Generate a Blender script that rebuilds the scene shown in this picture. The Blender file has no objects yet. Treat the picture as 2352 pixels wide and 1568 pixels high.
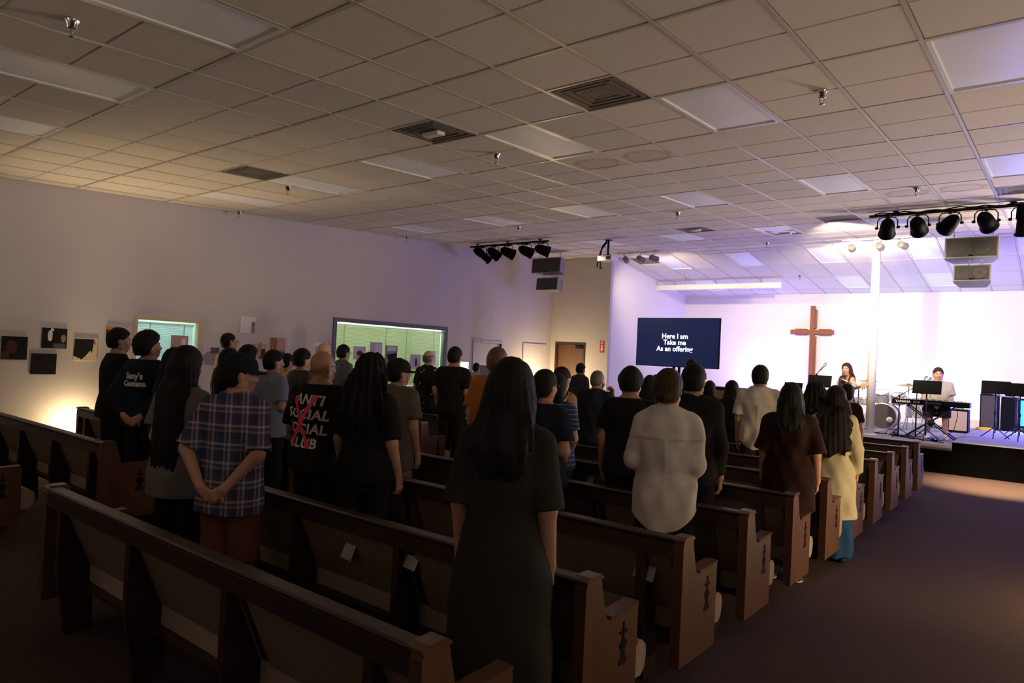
import bpy, bmesh, math, random
import numpy as np
from mathutils import Vector, Matrix
from mathutils.bvhtree import BVHTree

S = bpy.context.scene
COL = S.collection
random.seed(7)
rng = np.random.default_rng(7)

# ---------------------------------------------------------------- camera, world, exposure, room lights
EYE = 1.70                                   # camera height above the floor under it (m)
def setup_camera():
    cd = bpy.data.cameras.new('camera'); co = bpy.data.objects.new('camera', cd); COL.objects.link(co)
    cd.sensor_width = 36.0; cd.lens = 1589.25 / 2352 * 36.0; cd.clip_start = .05; cd.clip_end = 200
    yaw, pitch, roll = -0.673068539, -0.0218989824, 0.0159775324
    c, s = math.cos(yaw), math.sin(yaw)
    Rz = np.array([[c, -s, 0], [s, c, 0], [0, 0, 1]])
    M = np.array([[1, 0, 0], [0, 0, -1], [0, 1, 0]], float)
    cp, sp = math.cos(pitch), math.sin(pitch); Rp = np.array([[1, 0, 0], [0, cp, sp], [0, -sp, cp]])
    cr, sr = math.cos(roll), math.sin(roll); Rr = np.array([[cr, -sr, 0], [sr, cr, 0], [0, 0, 1]])
    B = np.eye(3) @ Rz.T @ M.T @ Rp.T @ Rr.T
    k = .053; n = math.sqrt(1 + k * k)          # level the room: the ceiling rises towards the stage
    T = np.array([[1, 0, 0], [0, 1 / n, -k / n], [0, k / n, 1 / n]])
    right, down, fwd = T @ B[:, 0], T @ B[:, 1], T @ B[:, 2]
    m = Matrix.Identity(4)
    for i in range(3):
        m[i][0] = right[i]; m[i][1] = -down[i]; m[i][2] = -fwd[i]
    m[2][3] = EYE
    co.matrix_world = m
    S.camera = co
setup_camera()

w = bpy.data.worlds.new('world'); S.world = w; w.use_nodes = True
w.node_tree.nodes['Background'].inputs[0].default_value = (.02, .02, .03, 1)
w.node_tree.nodes['Background'].inputs[1].default_value = .05
S.view_settings.view_transform = 'Standard'; S.view_settings.look = 'None'
S.view_settings.gamma = 1; S.view_settings.use_curve_mapping = False
S.view_settings.exposure = 0.0

def lamp(kind, loc, energy, color, target=None, size=.1, spot=60, blend=.5, size_y=None):
    l = bpy.data.lights.new(kind.lower() + '_lamp', kind); l.energy = energy; l.color = color
    o = bpy.data.objects.new(kind.lower() + '_lamp', l); COL.objects.link(o); o.location = loc
    if kind == 'AREA':
        l.shape = 'RECTANGLE'; l.size = size; l.size_y = size_y or size
    else:
        l.shadow_soft_size = size
    if kind == 'SPOT':
        l.spot_size = math.radians(spot); l.spot_blend = blend
    if target is not None:
        d = Vector(target) - Vector(loc); o.rotation_euler = d.to_track_quat('-Z', 'Y').to_euler()
    return o

WARM = (1, .80, .58); WHITE = (1, .90, .80); BLUE = (.10, .14, 1); VIOLET = (.45, .28, 1); GOLD = (1, .72, .38)
CK = .053; CT = math.atan(CK); CN = math.sqrt(1 + CK * CK)
WX = -10.78; SY = 15.2; BY = 19.66; SX = -9.01; SLOPE = .1291
STG = EYE - 1.19; STG2 = EYE - 1.13; FY = 14.25
RX = 4.6; RY = -3.0
def cz(y):                                   # ceiling height: rises to a ridge at SY, then falls to the back wall
    return EYE + 1.81 * CN + CK * y if y <= SY else EYE + 1.81 * CN + CK * SY - SLOPE * (y - SY)
def c2w(x, y, z=1.81):                       # point in the tilted ceiling frame -> world
    return Vector((x, (y - CK * z) / CN, EYE + (z + CK * y) / CN))
GX0 = -4.395; GY0 = 2.515; CELL = .6096      # ceiling grid origin and pitch
def gx(j): return GX0 + j * CELL
def gy(i): return GY0 + i * CELL

# stage wash from both black lighting bars, the white tracks and one added spot
BZ = EYE + 2.19
BAR_R = [(-2.12, (-2.95, 15.2, STG + .7), 150, 80), (-1.72, (-1.5, 16.6, STG + .7), 50, 84), (-1.32, (-4.9, 16.6, STG + .7), 120, 84), (-.89, (.5, 16.6, STG + .7), 50, 84), (-.47, (-.7, 13.25, 0), 6000, 40)]
BAR_L = [(-10.10, (-8.8, 14.5, 1.8), 0, 40), (-9.75, (-7.6, 15.5, 1.0), 0, 40), (-9.36, (-5.5, 17.4, STG + 1), 80, 44), (-8.87, (-4.5, 17.4, STG + 1), 130, 44), (-8.44, (-2.5, 17.4, STG + 1), 150, 44)]
for bar, by in ((BAR_R, 11.58), (BAR_L, 11.45)):
    for x, tg, e, cone in bar:
        if not e: continue
        p = Vector((x, by, BZ)); d = (Vector(tg) - p).normalized()
        lamp('SPOT', p + d * .30, e, (1, .66, .40) if e == 6000 else WARM, tg, .07, cone, .6 if e < 6000 else 1.0)
lamp('SPOT', (-3.06, 11.6, cz(11.6) - .2), 1150, WARM, (-3.1, 18.5, STG + 1.9), .045, 66, .5)  # no fixture here; added to throw the column's shadow on the back wall
lamp('SPOT', (-3.27, 14.78, cz(14.6) - .2), 330, WARM, (-3.9, 19.6, STG + 1.9), .05, 125, .9)
lamp('SPOT', (-2.78, 14.78, cz(14.6) - .2), 120, WARM, (-2.9, 19.6, STG + 2.1), .05, 120, .9)
lamp('SPOT', (-2.44, 14.78, cz(14.6) - .2), 100, WHITE, (-1.2, 19.6, STG + 1.9), .05, 120, .9)
for x, tx in ((-8.21, -8.3), (-7.81, -7.5), (-7.48, -6.2)):
    lamp('SPOT', (x, 14.66, cz(14.6) - .2), 130, WARM, (tx, 19.0, STG + 1.6), .05, 100, .9)
# coloured LED wash on the stage
lamp('AREA', (-.45, 18.6, STG + .55), 130, BLUE, (-1.6, 15.6, STG + .2), .5)
lamp('SPOT', (.6, 17.6, STG + 1.0), 480, BLUE, (-.4, 15.6, STG), .2, 70, .8)
lamp('AREA', (1.5, 16.4, STG + 1.4), 150, (.36, .24, 1), (-4.5, 19.6, STG + 2.3), .6)
lamp('AREA', (-6.6, 18.9, STG + .35), 80, (.28, .22, 1), (-6.6, 19.4, STG + 3), .5)
lamp('AREA', (-2.5, 19.1, STG + .2), 45, (.35, .65, 1), (-2.6, 19.3, STG + 3), 3.2, size_y=.15)
# blue beam that catches the ceiling panels over the right aisle
lamp('SPOT', (.5, 13.4, .9), 190, BLUE, (-.3, 9.6, cz(9.6)), .1, 60, .9)
# unseen warm spot added to brighten the ceiling; violet stage lamp on left wall
lamp('SPOT', (2.6, 15.6, 1.7), 2500, (1, .80, .60), (-5.5, 4.5, 8.4), 1.0, 78, .9)
lamp('SPOT', (1.6, 15.4, 1.5), 420, VIOLET, (-10.8, 11.5, 4.0), .12, 46, 1.0)
# warm wall lamps near the floor, then added fills from right and rear
lamp('POINT', (-10.55, 3.75, .42), 26, GOLD, size=.05)
lamp('SPOT', (-10.55, 3.75, .44), 230, GOLD, (-9.0, 4.2, 4), .06, 80, .9)
lamp('POINT', (-10.15, 14.3, 1.0), 95, GOLD, size=.08)
lamp('POINT', (.68, 6.6, .50), 95, (1, .68, .30), size=.08)
lamp('SPOT', (3.2, 5.4, 1.2), 560, GOLD, (-1.5, 6.1, .8), .12, 34, 1.0)  # warm fill added from the right to light pew ends and coat
for x, y, e in ((3.9, 2.0, 95), (3.9, 8.5, 30), (-3.5, -2.4, 14), (-8.5, -2.4, 26)):  # unseen area fills added to brighten the ceiling
    lamp('AREA', (x, y, 2.7), e, (1, .80, .60), (x - (1.2 if x > 0 else 0), y + (0 if x > 0 else 1.2), 5), .6)

# ---------------------------------------------------------------- materials
MATS = {}
def mat(name, color, rough=.6, metal=0.0, var=0.0, scale=8.0, bump=0.0, bscale=60.0, emit=None, estr=0.0, spec=None, coat=0.0, stretch=None, var2=None, rnd=0.0):
    if name in MATS: return MATS[name]
    m = bpy.data.materials.new(name); m.use_nodes = True; MATS[name] = m
    nt = m.node_tree; b = nt.nodes['Principled BSDF']
    b.inputs['Base Color'].default_value = (*color, 1); b.inputs['Roughness'].default_value = rough
    b.inputs['Metallic'].default_value = metal
    if spec is not None: b.inputs['Specular IOR Level'].default_value = spec
    if coat: b.inputs['Coat Weight'].default_value = coat
    if emit: b.inputs['Emission Color'].default_value = (*emit, 1); b.inputs['Emission Strength'].default_value = estr
    tc = None
    def coords():
        nonlocal tc
        if tc is None:
            t = nt.nodes.new('ShaderNodeTexCoord'); mp = nt.nodes.new('ShaderNodeMapping')
            nt.links.new(t.outputs['Object'], mp.inputs[0]); mp.inputs['Scale'].default_value = stretch or (1, 1, 1); tc = mp.outputs[0]
        return tc
    if var or rnd:
        r = nt.nodes.new('ShaderNodeMix'); r.data_type = 'RGBA'
        c2 = var2 or tuple(max(0, c * (1 - var)) for c in color)
        r.inputs[6].default_value = (*color, 1); r.inputs[7].default_value = (*c2, 1)
        if rnd:
            oi = nt.nodes.new('ShaderNodeObjectInfo'); mu = nt.nodes.new('ShaderNodeMath'); mu.operation = 'MULTIPLY'; mu.inputs[1].default_value = rnd
            nt.links.new(oi.outputs['Random'], mu.inputs[0])
        if var:
            n = nt.nodes.new('ShaderNodeTexNoise'); n.inputs['Scale'].default_value = scale; n.inputs['Detail'].default_value = 5
            nt.links.new(coords(), n.inputs['Vector'])
        if var and rnd:
            a = nt.nodes.new('ShaderNodeMath'); a.operation = 'ADD'; nt.links.new(mu.outputs[0], a.inputs[0])
            h = nt.nodes.new('ShaderNodeMath'); h.operation = 'MULTIPLY'; h.inputs[1].default_value = .6; nt.links.new(n.outputs['Fac'], h.inputs[0])
            nt.links.new(h.outputs[0], a.inputs[1]); nt.links.new(a.outputs[0], r.inputs[0])
        else:
            nt.links.new(n.outputs['Fac'] if var else mu.outputs[0], r.inputs[0])
        nt.links.new(r.outputs[2], b.inputs['Base Color'])
    if bump:
        n2 = nt.nodes.new('ShaderNodeTexNoise'); n2.inputs['Scale'].default_value = bscale; n2.inputs['Detail'].default_value = 4
        nt.links.new(coords(), n2.inputs['Vector'])
        bp = nt.nodes.new('ShaderNodeBump'); bp.inputs['Strength'].default_value = bump; bp.inputs['Distance'].default_value = .01
        nt.links.new(n2.outputs['Fac'], bp.inputs['Height']); nt.links.new(bp.outputs[0], b.inputs['Normal'])
    return m

M_WALL = mat('painted_wall', (.57, .54, .525), .75, var=.05, scale=1.5, bump=.05, bscale=90)
M_STAGEWALL = mat('white_wall', (.80, .77, .75), .7, var=.03, scale=1.2)
M_TILE = mat('acoustic_tile', (.80, .74, .66), .8, var=.14, scale=70, bump=.25, bscale=160, rnd=.55, var2=(.64, .60, .57))
def stain_mat():
    m = M_TILE.copy(); m.name = 'acoustic_tile_stained'; nt = m.node_tree; b = nt.nodes['Principled BSDF']
    src = b.inputs['Base Color'].links[0].from_socket
    tc = nt.nodes.new('ShaderNodeTexCoord'); mp = nt.nodes.new('ShaderNodeMapping'); mp.inputs['Location'].default_value = (-.30, -.42, 0)
    nt.links.new(tc.outputs['Object'], mp.inputs[0])
    nz = nt.nodes.new('ShaderNodeTexNoise'); nz.inputs['Scale'].default_value = 7; nt.links.new(tc.outputs['Object'], nz.inputs['Vector'])
    ln = nt.nodes.new('ShaderNodeVectorMath'); ln.operation = 'LENGTH'; nt.links.new(mp.outputs[0], ln.inputs[0])
    ad = nt.nodes.new('ShaderNodeMath'); ad.operation = 'MULTIPLY_ADD'; ad.inputs[1].default_value = .16; nt.links.new(nz.outputs['Fac'], ad.inputs[0]); nt.links.new(ln.outputs['Value'], ad.inputs[2])
    r = nt.nodes.new('ShaderNodeValToRGB'); e = r.color_ramp.elements; e[0].position = .0; e[0].color = (.25, .25, .25, 1); e[1].position = .36; e[1].color = (0, 0, 0, 1)
    q = e.new(.27); q.color = (.30, .30, .30, 1); q = e.new(.31); q.color = (.75, .75, .75, 1)
    nt.links.new(ad.outputs[0], r.inputs[0])
    mx = nt.nodes.new('ShaderNodeMix'); mx.data_type = 'RGBA'; mx.inputs[7].default_value = (.42, .30, .17, 1); nt.links.new(r.outputs[0], mx.inputs[0]); nt.links.new(src, mx.inputs[6])
    nt.links.new(mx.outputs[2], b.inputs['Base Color']); return m
M_STAIN = stain_mat()
M_GRID = mat('grid_white', (.50, .46, .40), .33)
M_LENS = mat('lamp_lens', (.86, .91, 1.0), .48, var=.04, scale=3, spec=1.0)
M_LAMPFRAME = mat('lamp_frame', (.75, .74, .70), .35)
M_VENT = mat('vent_brown', (.16, .13, .11), .6, var=.3, scale=30)
M_VENTW = mat('vent_white', (.7, .68, .63), .5)
M_CARPET = mat('carpet', (.080, .056, .048), .95, var=.35, scale=45, bump=.5, bscale=320, spec=.1)
M_STAGECARPET = mat('stage_carpet', (.30, .30, .34), .95, var=.25, scale=30, bump=.4, bscale=260, spec=.1)
M_BLACKCLOTH = mat('black_skirt', (.0016, .0016, .0018), .95, spec=.03, var=.4, scale=6)
M_PEW = mat('pew_wood', (.125, .055, .026), .45, spec=.25, var=.5, scale=7, stretch=(2, 2, .25), bump=.05, bscale=40)
M_PEWCAP = mat('pew_cap', (.11, .055, .03), .28, spec=.6, var=.4, scale=7, stretch=(2, 2, .25))
M_PEWDARK = mat('pew_dark', (.034, .019, .012), .35, var=.4, scale=7, stretch=(.3, 2, 2))
M_FABRIC = mat('pew_fabric', (.20, .155, .105), .95, var=.2, scale=60, bump=.3, bscale=300, spec=.1)
M_CUSHION = mat('cushion_fabric', (.34, .27, .20), .95, var=.15, scale=50, bump=.3, bscale=300, spec=.1)
M_CARVE = mat('carved_dark', (.012, .007, .005), .85, spec=.1)
M_BLACK = mat('black_metal', (.008, .008, .009), .5, var=.2, scale=20, spec=.3)
M_BLACKP = mat('black_plastic', (.003, .003, .0035), .6, spec=.08)
M_CHROME = mat('chrome', (.75, .75, .76), .18, metal=1)
M_STEEL = mat('steel', (.45, .45, .46), .35, metal=1)
M_SPKBOX = mat('speaker_white', (.24, .23, .22), .55)
M_GRILLE = mat('speaker_grille', (.06, .057, .055), .7, var=.2, scale=60)
M_CONE = mat('speaker_cone', (.045, .043, .042), .6)
M_WHITE = mat('white_paint', (.80, .79, .76), .45)
M_PAPER = mat('paper', (.40, .39, .38), .8)
M_CROSS = mat('cross_wood', (.30, .10, .042), .45, var=.45, scale=5, stretch=(3, 3, .4))
M_DOOR = mat('door_wood', (.15, .072, .042), .5, var=.4, scale=4, stretch=(3, 3, .3))
M_DARKWOOD = mat('dark_wood', (.06, .03, .02), .5, var=.4, scale=6)
M_RED = mat('sign_red', (.55, .05, .04), .5)
M_SILVER = mat('drum_shell', (.55, .54, .53), .25, metal=.5, var=.2, scale=12)
M_DRUMHEAD = mat('drum_head', (.78, .75, .70), .5)
M_DARKHEAD = mat('kick_head', (.05, .045, .045), .4)
M_BRASS = mat('brass', (.55, .42, .18), .3, metal=1)
M_TAN = mat('amp_cloth', (.42, .33, .25), .85, var=.2, scale=80)
M_ORANGE = mat('orange_strap', (.75, .16, .03), .7)
M_GUITAR = mat('guitar_wood', (.75, .45, .20), .3, var=.25, scale=8, stretch=(3, 1, 1))
M_YELLOW = mat('yellow_cable', (.75, .45, .05), .6)
M_WINFRAME = mat('window_frame_dark', (.05, .055, .07), .45)
M_WINFRAMEY = mat('window_frame_tan', (.55, .42, .22), .5)

def glass_mat():
    m = bpy.data.materials.new('window_glass'); m.use_nodes = True; nt = m.node_tree
    nt.nodes.remove(nt.nodes['Principled BSDF']); out = nt.nodes['Material Output']
    tr = nt.nodes.new('ShaderNodeBsdfTransparent'); gl = nt.nodes.new('ShaderNodeBsdfGlossy'); gl.inputs['Roughness'].default_value = .02
    fr = nt.nodes.new('ShaderNodeFresnel'); fr.inputs['IOR'].default_value = 1.42
    mx = nt.nodes.new('ShaderNodeMixShader'); nt.links.new(fr.outputs[0], mx.inputs[0]); nt.links.new(tr.outputs[0], mx.inputs[1]); nt.links.new(gl.outputs[0], mx.inputs[2])
    nt.links.new(mx.outputs[0], out.inputs[0]); return m
M_GLASS = glass_mat()
def slat_mat(name, col):
    m = bpy.data.materials.new(name); m.use_nodes = True; nt = m.node_tree; b = nt.nodes['Principled BSDF']
    b.inputs['Base Color'].default_value = (*col, 1); b.inputs['Roughness'].default_value = .5
    t = nt.nodes.new('ShaderNodeBsdfTranslucent'); t.inputs[0].default_value = (*col, 1)
    mx = nt.nodes.new('ShaderNodeMixShader'); mx.inputs[0].default_value = .45
    nt.links.new(b.outputs[0], mx.inputs[1]); nt.links.new(t.outputs[0], mx.inputs[2]); nt.links.new(mx.outputs[0], nt.nodes['Material Output'].inputs[0])
    return m
M_SLAT = slat_mat('blind_slat', (.50, .60, .58)); M_SLATG = slat_mat('blind_slat_olive', (.26, .28, .15)); M_CORD = slat_mat('blind_cord', (.8, .85, .8))

# ---------------------------------------------------------------- mesh helpers
class MB:
    def __init__(s): s.v = []; s.f = []; s.m = []; s.sm = []
    def add(s, v, f, m=0, smooth=False):
        o = len(s.v); s.v += [tuple(map(float, p)) for p in v]; s.f += [tuple(i + o for i in q) for q in f]
        s.m += [m] * len(f); s.sm += [smooth] * len(f); return s
    def box(s, x0, x1, y0, y1, z0, z1, m=0, R=None):
        v = [(x0, y0, z0), (x1, y0, z0), (x1, y1, z0), (x0, y1, z0), (x0, y0, z1), (x1, y0, z1), (x1, y1, z1), (x0, y1, z1)]
        if R is not None: v = [tuple(R @ Vector(p)) for p in v]
        return s.add(v, [(0, 3, 2, 1), (4, 5, 6, 7), (0, 1, 5, 4), (1, 2, 6, 5), (2, 3, 7, 6), (3, 0, 4, 7)], m)
    def bbox(s, x0, x1, y0, y1, z0, z1, b=.005, m=0, R=None):
        # bevelled box
        bm = bmesh.new(); bmesh.ops.create_cube(bm, size=1)
        for v in bm.verts: v.co = ((x0 + x1) / 2 + v.co.x * (x1 - x0), (y0 + y1) / 2 + v.co.y * (y1 - y0), (z0 + z1) / 2 + v.co.z * (z1 - z0))
        bmesh.ops.bevel(bm, geom=bm.edges[:], offset=b, segments=2, affect='EDGES', profile=.5)
        s.frombm(bm, m, R); return s
    def frombm(s, bm, m=0, R=None, smooth=False):
        bm.verts.index_update()
        vs = [(R @ v.co if R is not None else v.co)[:] for v in bm.verts]
        s.add(vs, [tuple(v.index for v in f.verts) for f in bm.faces], m, smooth); bm.free(); return s
    def prism(s, poly, axis, a, b, m=0):
        # poly: 2-D outline, extruded along axis 'x','y' or 'z' from a to b
        n = len(poly)
        def p3(p, t):
            return (t, p[0], p[1]) if axis == 'x' else ((p[0], t, p[1]) if axis == 'y' else (p[0], p[1], t))
        v = [p3(p, a) for p in poly] + [p3(p, b) for p in poly]
        f = [tuple(range(n - 1, -1, -1)), tuple(range(n, 2 * n))] + [(i, (i + 1) % n, n + (i + 1) % n, n + i) for i in range(n)]
        return s.add(v, f, m)
    def tube(s, pts, r, n=8, m=0, cap=True, smooth=True):
        pts = [Vector(p) for p in pts]; rs = r if isinstance(r, (list, tuple)) else [r] * len(pts)
        v = []; f = []; up = None
        for i, p in enumerate(pts):
            t = (pts[min(i + 1, len(pts) - 1)] - pts[max(i - 1, 0)]).normalized()
            if up is None:
                up = Vector((0, 0, 1)) if abs(t.z) < .9 else Vector((1, 0, 0))
            a = t.cross(up).normalized(); b = a.cross(t).normalized(); up = b
            for k in range(n):
                an = 2 * math.pi * k / n; v.append(p + (a * math.cos(an) + b * math.sin(an)) * rs[i])
        for i in range(len(pts) - 1):
            for k in range(n): f.append((i * n + k, i * n + (k + 1) % n, (i + 1) * n + (k + 1) % n, (i + 1) * n + k))
        if cap: f.append(tuple(range(n - 1, -1, -1))); f.append(tuple((len(pts) - 1) * n + k for k in range(n)))
        return s.add(v, f, m, smooth)
    def lathe(s, prof, n=16, m=0, R=None, smooth=True, cap=True):
        v = []; f = []
        for r, z in prof:
            for k in range(n):
                an = 2 * math.pi * k / n; p = Vector((r * math.cos(an), r * math.sin(an), z)); v.append(R @ p if R is not None else p)
        for i in range(len(prof) - 1):
            for k in range(n): f.append((i * n + k, i * n + (k + 1) % n, (i + 1) * n + (k + 1) % n, (i + 1) * n + k))
        if cap: f.append(tuple(range(n - 1, -1, -1))); f.append(tuple((len(prof) - 1) * n + k for k in range(n)))
        return s.add(v, f, m, smooth)
    def mesh(s, name, mats):
        me = bpy.data.meshes.new(name); me.from_pydata(s.v, [], s.f)
        for x in (mats if isinstance(mats, (list, tuple)) else [mats]): me.materials.append(x)
        me.polygons.foreach_set('material_index', s.m); me.polygons.foreach_set('use_smooth', s.sm); me.update(); return me
    def obj(s, name, mats, parent=None, loc=(0, 0, 0), rot=(0, 0, 0), kind=None, label=None):
        return mkobj(name, s.mesh(name, mats), parent, loc, rot, kind, label)

def mkobj(name, data, parent=None, loc=(0, 0, 0), rot=(0, 0, 0), kind=None, label=None):
    o = bpy.data.objects.new(name, data); COL.objects.link(o); o.location = loc; o.rotation_euler = rot
    if parent is not None: o.parent = parent
    if kind: o['kind'] = kind
    if label: o['label'] = label
    return o
def thing(name, label, cat, loc=(0, 0, 0), rz=0, group=None, data=None):
    o = bpy.data.objects.new(name, data); COL.objects.link(o); o.location = loc; o.rotation_euler = (0, 0, rz)
    return tag(o, label, cat, group)
def tag(o, label, cat, group=None):
    o['label'] = label; o['category'] = cat
    if group: o['group'] = group
    return o
def dup(o, parent=None, loc=None):
    c = o.copy(); COL.objects.link(c)
    if parent is not None: c.parent = parent
    if loc is not None: c.location = loc
    for ch in list(o.children): dup(ch, c)
    return c
def RT(loc=(0, 0, 0), rx=0, ry=0, rz=0):
    return Matrix.Translation(loc) @ Matrix.Rotation(rz, 4, 'Z') @ Matrix.Rotation(ry, 4, 'Y') @ Matrix.Rotation(rx, 4, 'X')
def aim(loc, target):
    d = Vector(target) - Vector(loc); return Matrix.Translation(loc) @ d.to_track_quat('Z', 'Y').to_matrix().to_4x4()

def text_mesh(body, size, mats, name='lettering', align='CENTER', extrude=0.0, shear=0.0, bold=0.0, spacing=1.0):
    cu = bpy.data.curves.new(name, 'FONT'); cu.body = body; cu.size = size; cu.align_x = align; cu.align_y = 'CENTER'; cu.extrude = extrude
    cu.shear = shear; cu.offset = bold; cu.space_character = spacing; cu.resolution_u = 3
    o = bpy.data.objects.new(name, cu); COL.objects.link(o)
    bpy.context.view_layer.update()
    dg = bpy.context.evaluated_depsgraph_get(); me = bpy.data.meshes.new_from_object(o.evaluated_get(dg))
    bpy.data.objects.remove(o); bpy.data.curves.remove(cu)
    me.materials.clear(); me.materials.append(mats); me.name = name
    return me

def wall_mesh(u0, u1, z0f, z1f, holes, thick, place):
    # a wall slab with rectangular holes; u along the wall, z up; place(u, z, t) -> xyz; t = 0 room face, t = thick outer face
    us = sorted({u0, u1, *[h[0] for h in holes], *[h[1] for h in holes]}); zs = sorted({h[2] for h in holes} | {h[3] for h in holes})
    zrow = [None] + zs + [None]
    def zz(k, u):
        if k == 0: return z0f(u)
        if k == len(zrow) - 1: return z1f(u)
        return zrow[k]
    solid = {}
    for i in range(len(us) - 1):
        for k in range(len(zrow) - 1):
            um = (us[i] + us[i + 1]) / 2; zm = (zz(k, um) + zz(k + 1, um)) / 2
            solid[i, k] = not any(h[0] < um < h[1] and h[2] < zm < h[3] for h in holes)
    mb = MB()
    for (i, k), sd in solid.items():
        if not sd: continue
        a, b = us[i], us[i + 1]
        q = [(a, zz(k, a)), (b, zz(k, b)), (b, zz(k + 1, b)), (a, zz(k + 1, a))]
        mb.add([place(u, z, 0) for u, z in q], [(0, 1, 2, 3)]); mb.add([place(u, z, thick) for u, z in q], [(3, 2, 1, 0)])
        for (di, dk, e) in ((-1, 0, (3, 0)), (1, 0, (1, 2)), (0, -1, (0, 1)), (0, 1, (2, 3))):
            if not solid.get((i + di, k + dk), False):
                p, r = q[e[0]], q[e[1]]
                mb.add([place(*p, 0), place(*p, thick), place(*r, thick), place(*r, 0)], [(0, 1, 2, 3)])
    return mb
# ---------------------------------------------------------------- structure
def struct(name, mb, mats, parent=None):
    return mb.obj(name, mats, parent, kind='structure' if parent is None else None)
struct('floor', MB().box(WX - .15, RX + .15, RY - .15, BY + .15, -.15, 0), M_CARPET)

# ceiling: tilted plane with a grid of T-bars and lay-in tiles; every tile a piece of its own
ceil = mkobj('ceiling', None, loc=(0, 0, EYE), rot=(CT, 0, 0), kind='structure')
YR = (SY + 0.0) * CN + 1.81 * CK - .02        # ridge in the tilted frame (approx.)
MB().box(WX - .2, RX + .2, RY - .4, YR + .02, 1.835, 1.9).obj('ceiling_deck', M_TILE, ceil)
lamp_cells = {}
LAMPS = [(j, i) for i in (-2, 4, 10, 16) for j in (-9, -6, -3, 0, 3, 6)]
VENTS = [(2, 3), (-1, 3), (-6, 3), (2, 15), (6, 13), (0, 17), (-2, 15)]
skip = set()
for j, i in LAMPS: skip |= {(j, i), (j, i + 1)}
for j, i in VENTS: skip |= {(j, i)}
def tile_mesh(w, l, groove=True, m=None):
    mb = MB(); e = .008; h = .011
    def pad(x0, x1, y0, y1):
        v = [(x0, y0, h), (x1, y0, h), (x1, y1, h), (x0, y1, h), (x0 + e, y0 + e, 0), (x1 - e, y0 + e, 0), (x1 - e, y1 - e, 0), (x0 + e, y1 - e, 0)]
        mb.add(v, [(7, 6, 5, 4), (0, 1, 5, 4), (1, 2, 6, 5), (2, 3, 7, 6), (3, 0, 4, 7)][::1])
    if groove:
        pad(0, w, 0, l / 2 - .004); pad(0, w, l / 2 + .004, l)
    else: pad(0, w, 0, l)
    mb.add([(0, 0, h), (w, 0, h), (w, l, h), (0, l, h)], [(0, 1, 2, 3)])
    return mb.mesh('ceiling_tile', m or M_TILE)
T24S = tile_mesh(CELL - .026, 2 * CELL - .026, True, M_STAIN)
T24 = tile_mesh(CELL - .026, 2 * CELL - .026); T22 = tile_mesh(CELL - .026, CELL - .026, False)
NB = MB()
imax = 21
for j in range(-11, 9):
    x0 = gx(j) + .013
    wj = CELL - .026
    for i in range(-2, imax, 2):
        cells = [(j, i) not in skip, (j, i + 1) not in skip]
        y = gy(i)
        if gx(j) < WX:                         # cut row along the wall
            me = tile_mesh(gx(j + 1) - WX - .03, min(2 * CELL, YR - y) - .026, y + 2 * CELL < YR); mkobj('ceiling_tile', me, ceil, (WX + .017, y + .013, 1.813)); continue
        if y + 2 * CELL > YR:
            l = YR - y - .026
            if l > .1 and all(cells): mkobj('ceiling_tile', tile_mesh(wj, l, False), ceil, (x0, y + .013, 1.813))
            continue
        if all(cells): mkobj('ceiling_tile', T24S if (j, i) in ((0, 6), (1, 6), (4, 12), (5, 12)) else T24, ceil, (x0, y + .013, 1.813))
        else:
            for k in (0, 1):
                if cells[k]: mkobj('ceiling_tile', T22, ceil, (x0, y + k * CELL + .013, 1.813))
g = MB()
for j in range(-10, 10): g.box(gx(j) - .013, gx(j) + .013, gy(-2), YR, 1.808, 1.84)
for i in range(-2, imax, 2): g.box(WX, gx(9), gy(i) - .012, gy(i) + .012, 1.8085, 1.84)
for j, i in LAMPS + VENTS:
    if i % 2: g.box(gx(j), gx(j + 1), gy(i) - .012, gy(i) + .012, 1.8085, 1.84)
    if (j, i) in VENTS: g.box(gx(j), gx(j + 1), gy(i + 1) - .012, gy(i + 1) + .012, 1.8085, 1.84)
g.box(WX, WX + .03, gy(-4), YR, 1.806, 1.84)
g.obj('ceiling_grid', M_GRID, ceil)

# sloped part over the stage
ceil2 = mkobj('ceiling', None, loc=(0, SY, cz(SY)), rot=(-math.atan(SLOPE), 0, 0), kind='structure')
LEN2 = math.hypot(BY - SY, SLOPE * (BY - SY))
MB().box(WX - .2, RX + .2, -.05, LEN2 + .15, .025, .1).obj('ceiling_deck', M_TILE, ceil2)
L2 = [(-6, 0), (-3, 0), (0, 0), (3, 0), (-6, 3), (0, 2.1), (3, 2.1)]
def y2(i): return .22 + i * CELL * 2
V2 = (-7, 0)
ROWS2 = [(0, 2), (2, 4), (4, 6), (6, 6.9)]
LAMPS2 = [(-6, 0), (-3, 0), (0, 0), (3, 0), (6, 0), (0, 4), (3, 4), (-6, 4)]
for j in range(-8, 9):
    a = max(gx(j), SX); 
    if gx(j + 1) < SX + .1: continue
    for i0, i1 in ROWS2:
        ya = .25 + i0 * CELL; yb = min(.25 + i1 * CELL, LEN2)
        if (j, i0) in LAMPS2: continue
        if (j, i0) == V2:
            mkobj('ceiling_tile', tile_mesh(gx(j + 1) - a - .02, CELL - .02, False), ceil2, (a + .01, ya + CELL + .01, .004)); continue
        mkobj('ceiling_tile', tile_mesh(gx(j + 1) - a - .02, yb - ya - .02, False), ceil2, (a + .01, ya + .01, .004))
    mkobj('ceiling_tile', tile_mesh(gx(j + 1) - a - .02, .23, False), ceil2, (a + .01, .01, .004))
g = MB()
for j in range(-7, 10): g.box(gx(j) - .012, gx(j) + .012, 0, LEN2, .0, .03)
for i in (0, 2, 4, 6): g.box(SX, gx(9), .25 + i * CELL - .011, .25 + i * CELL + .011, .0005, .03)
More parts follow.
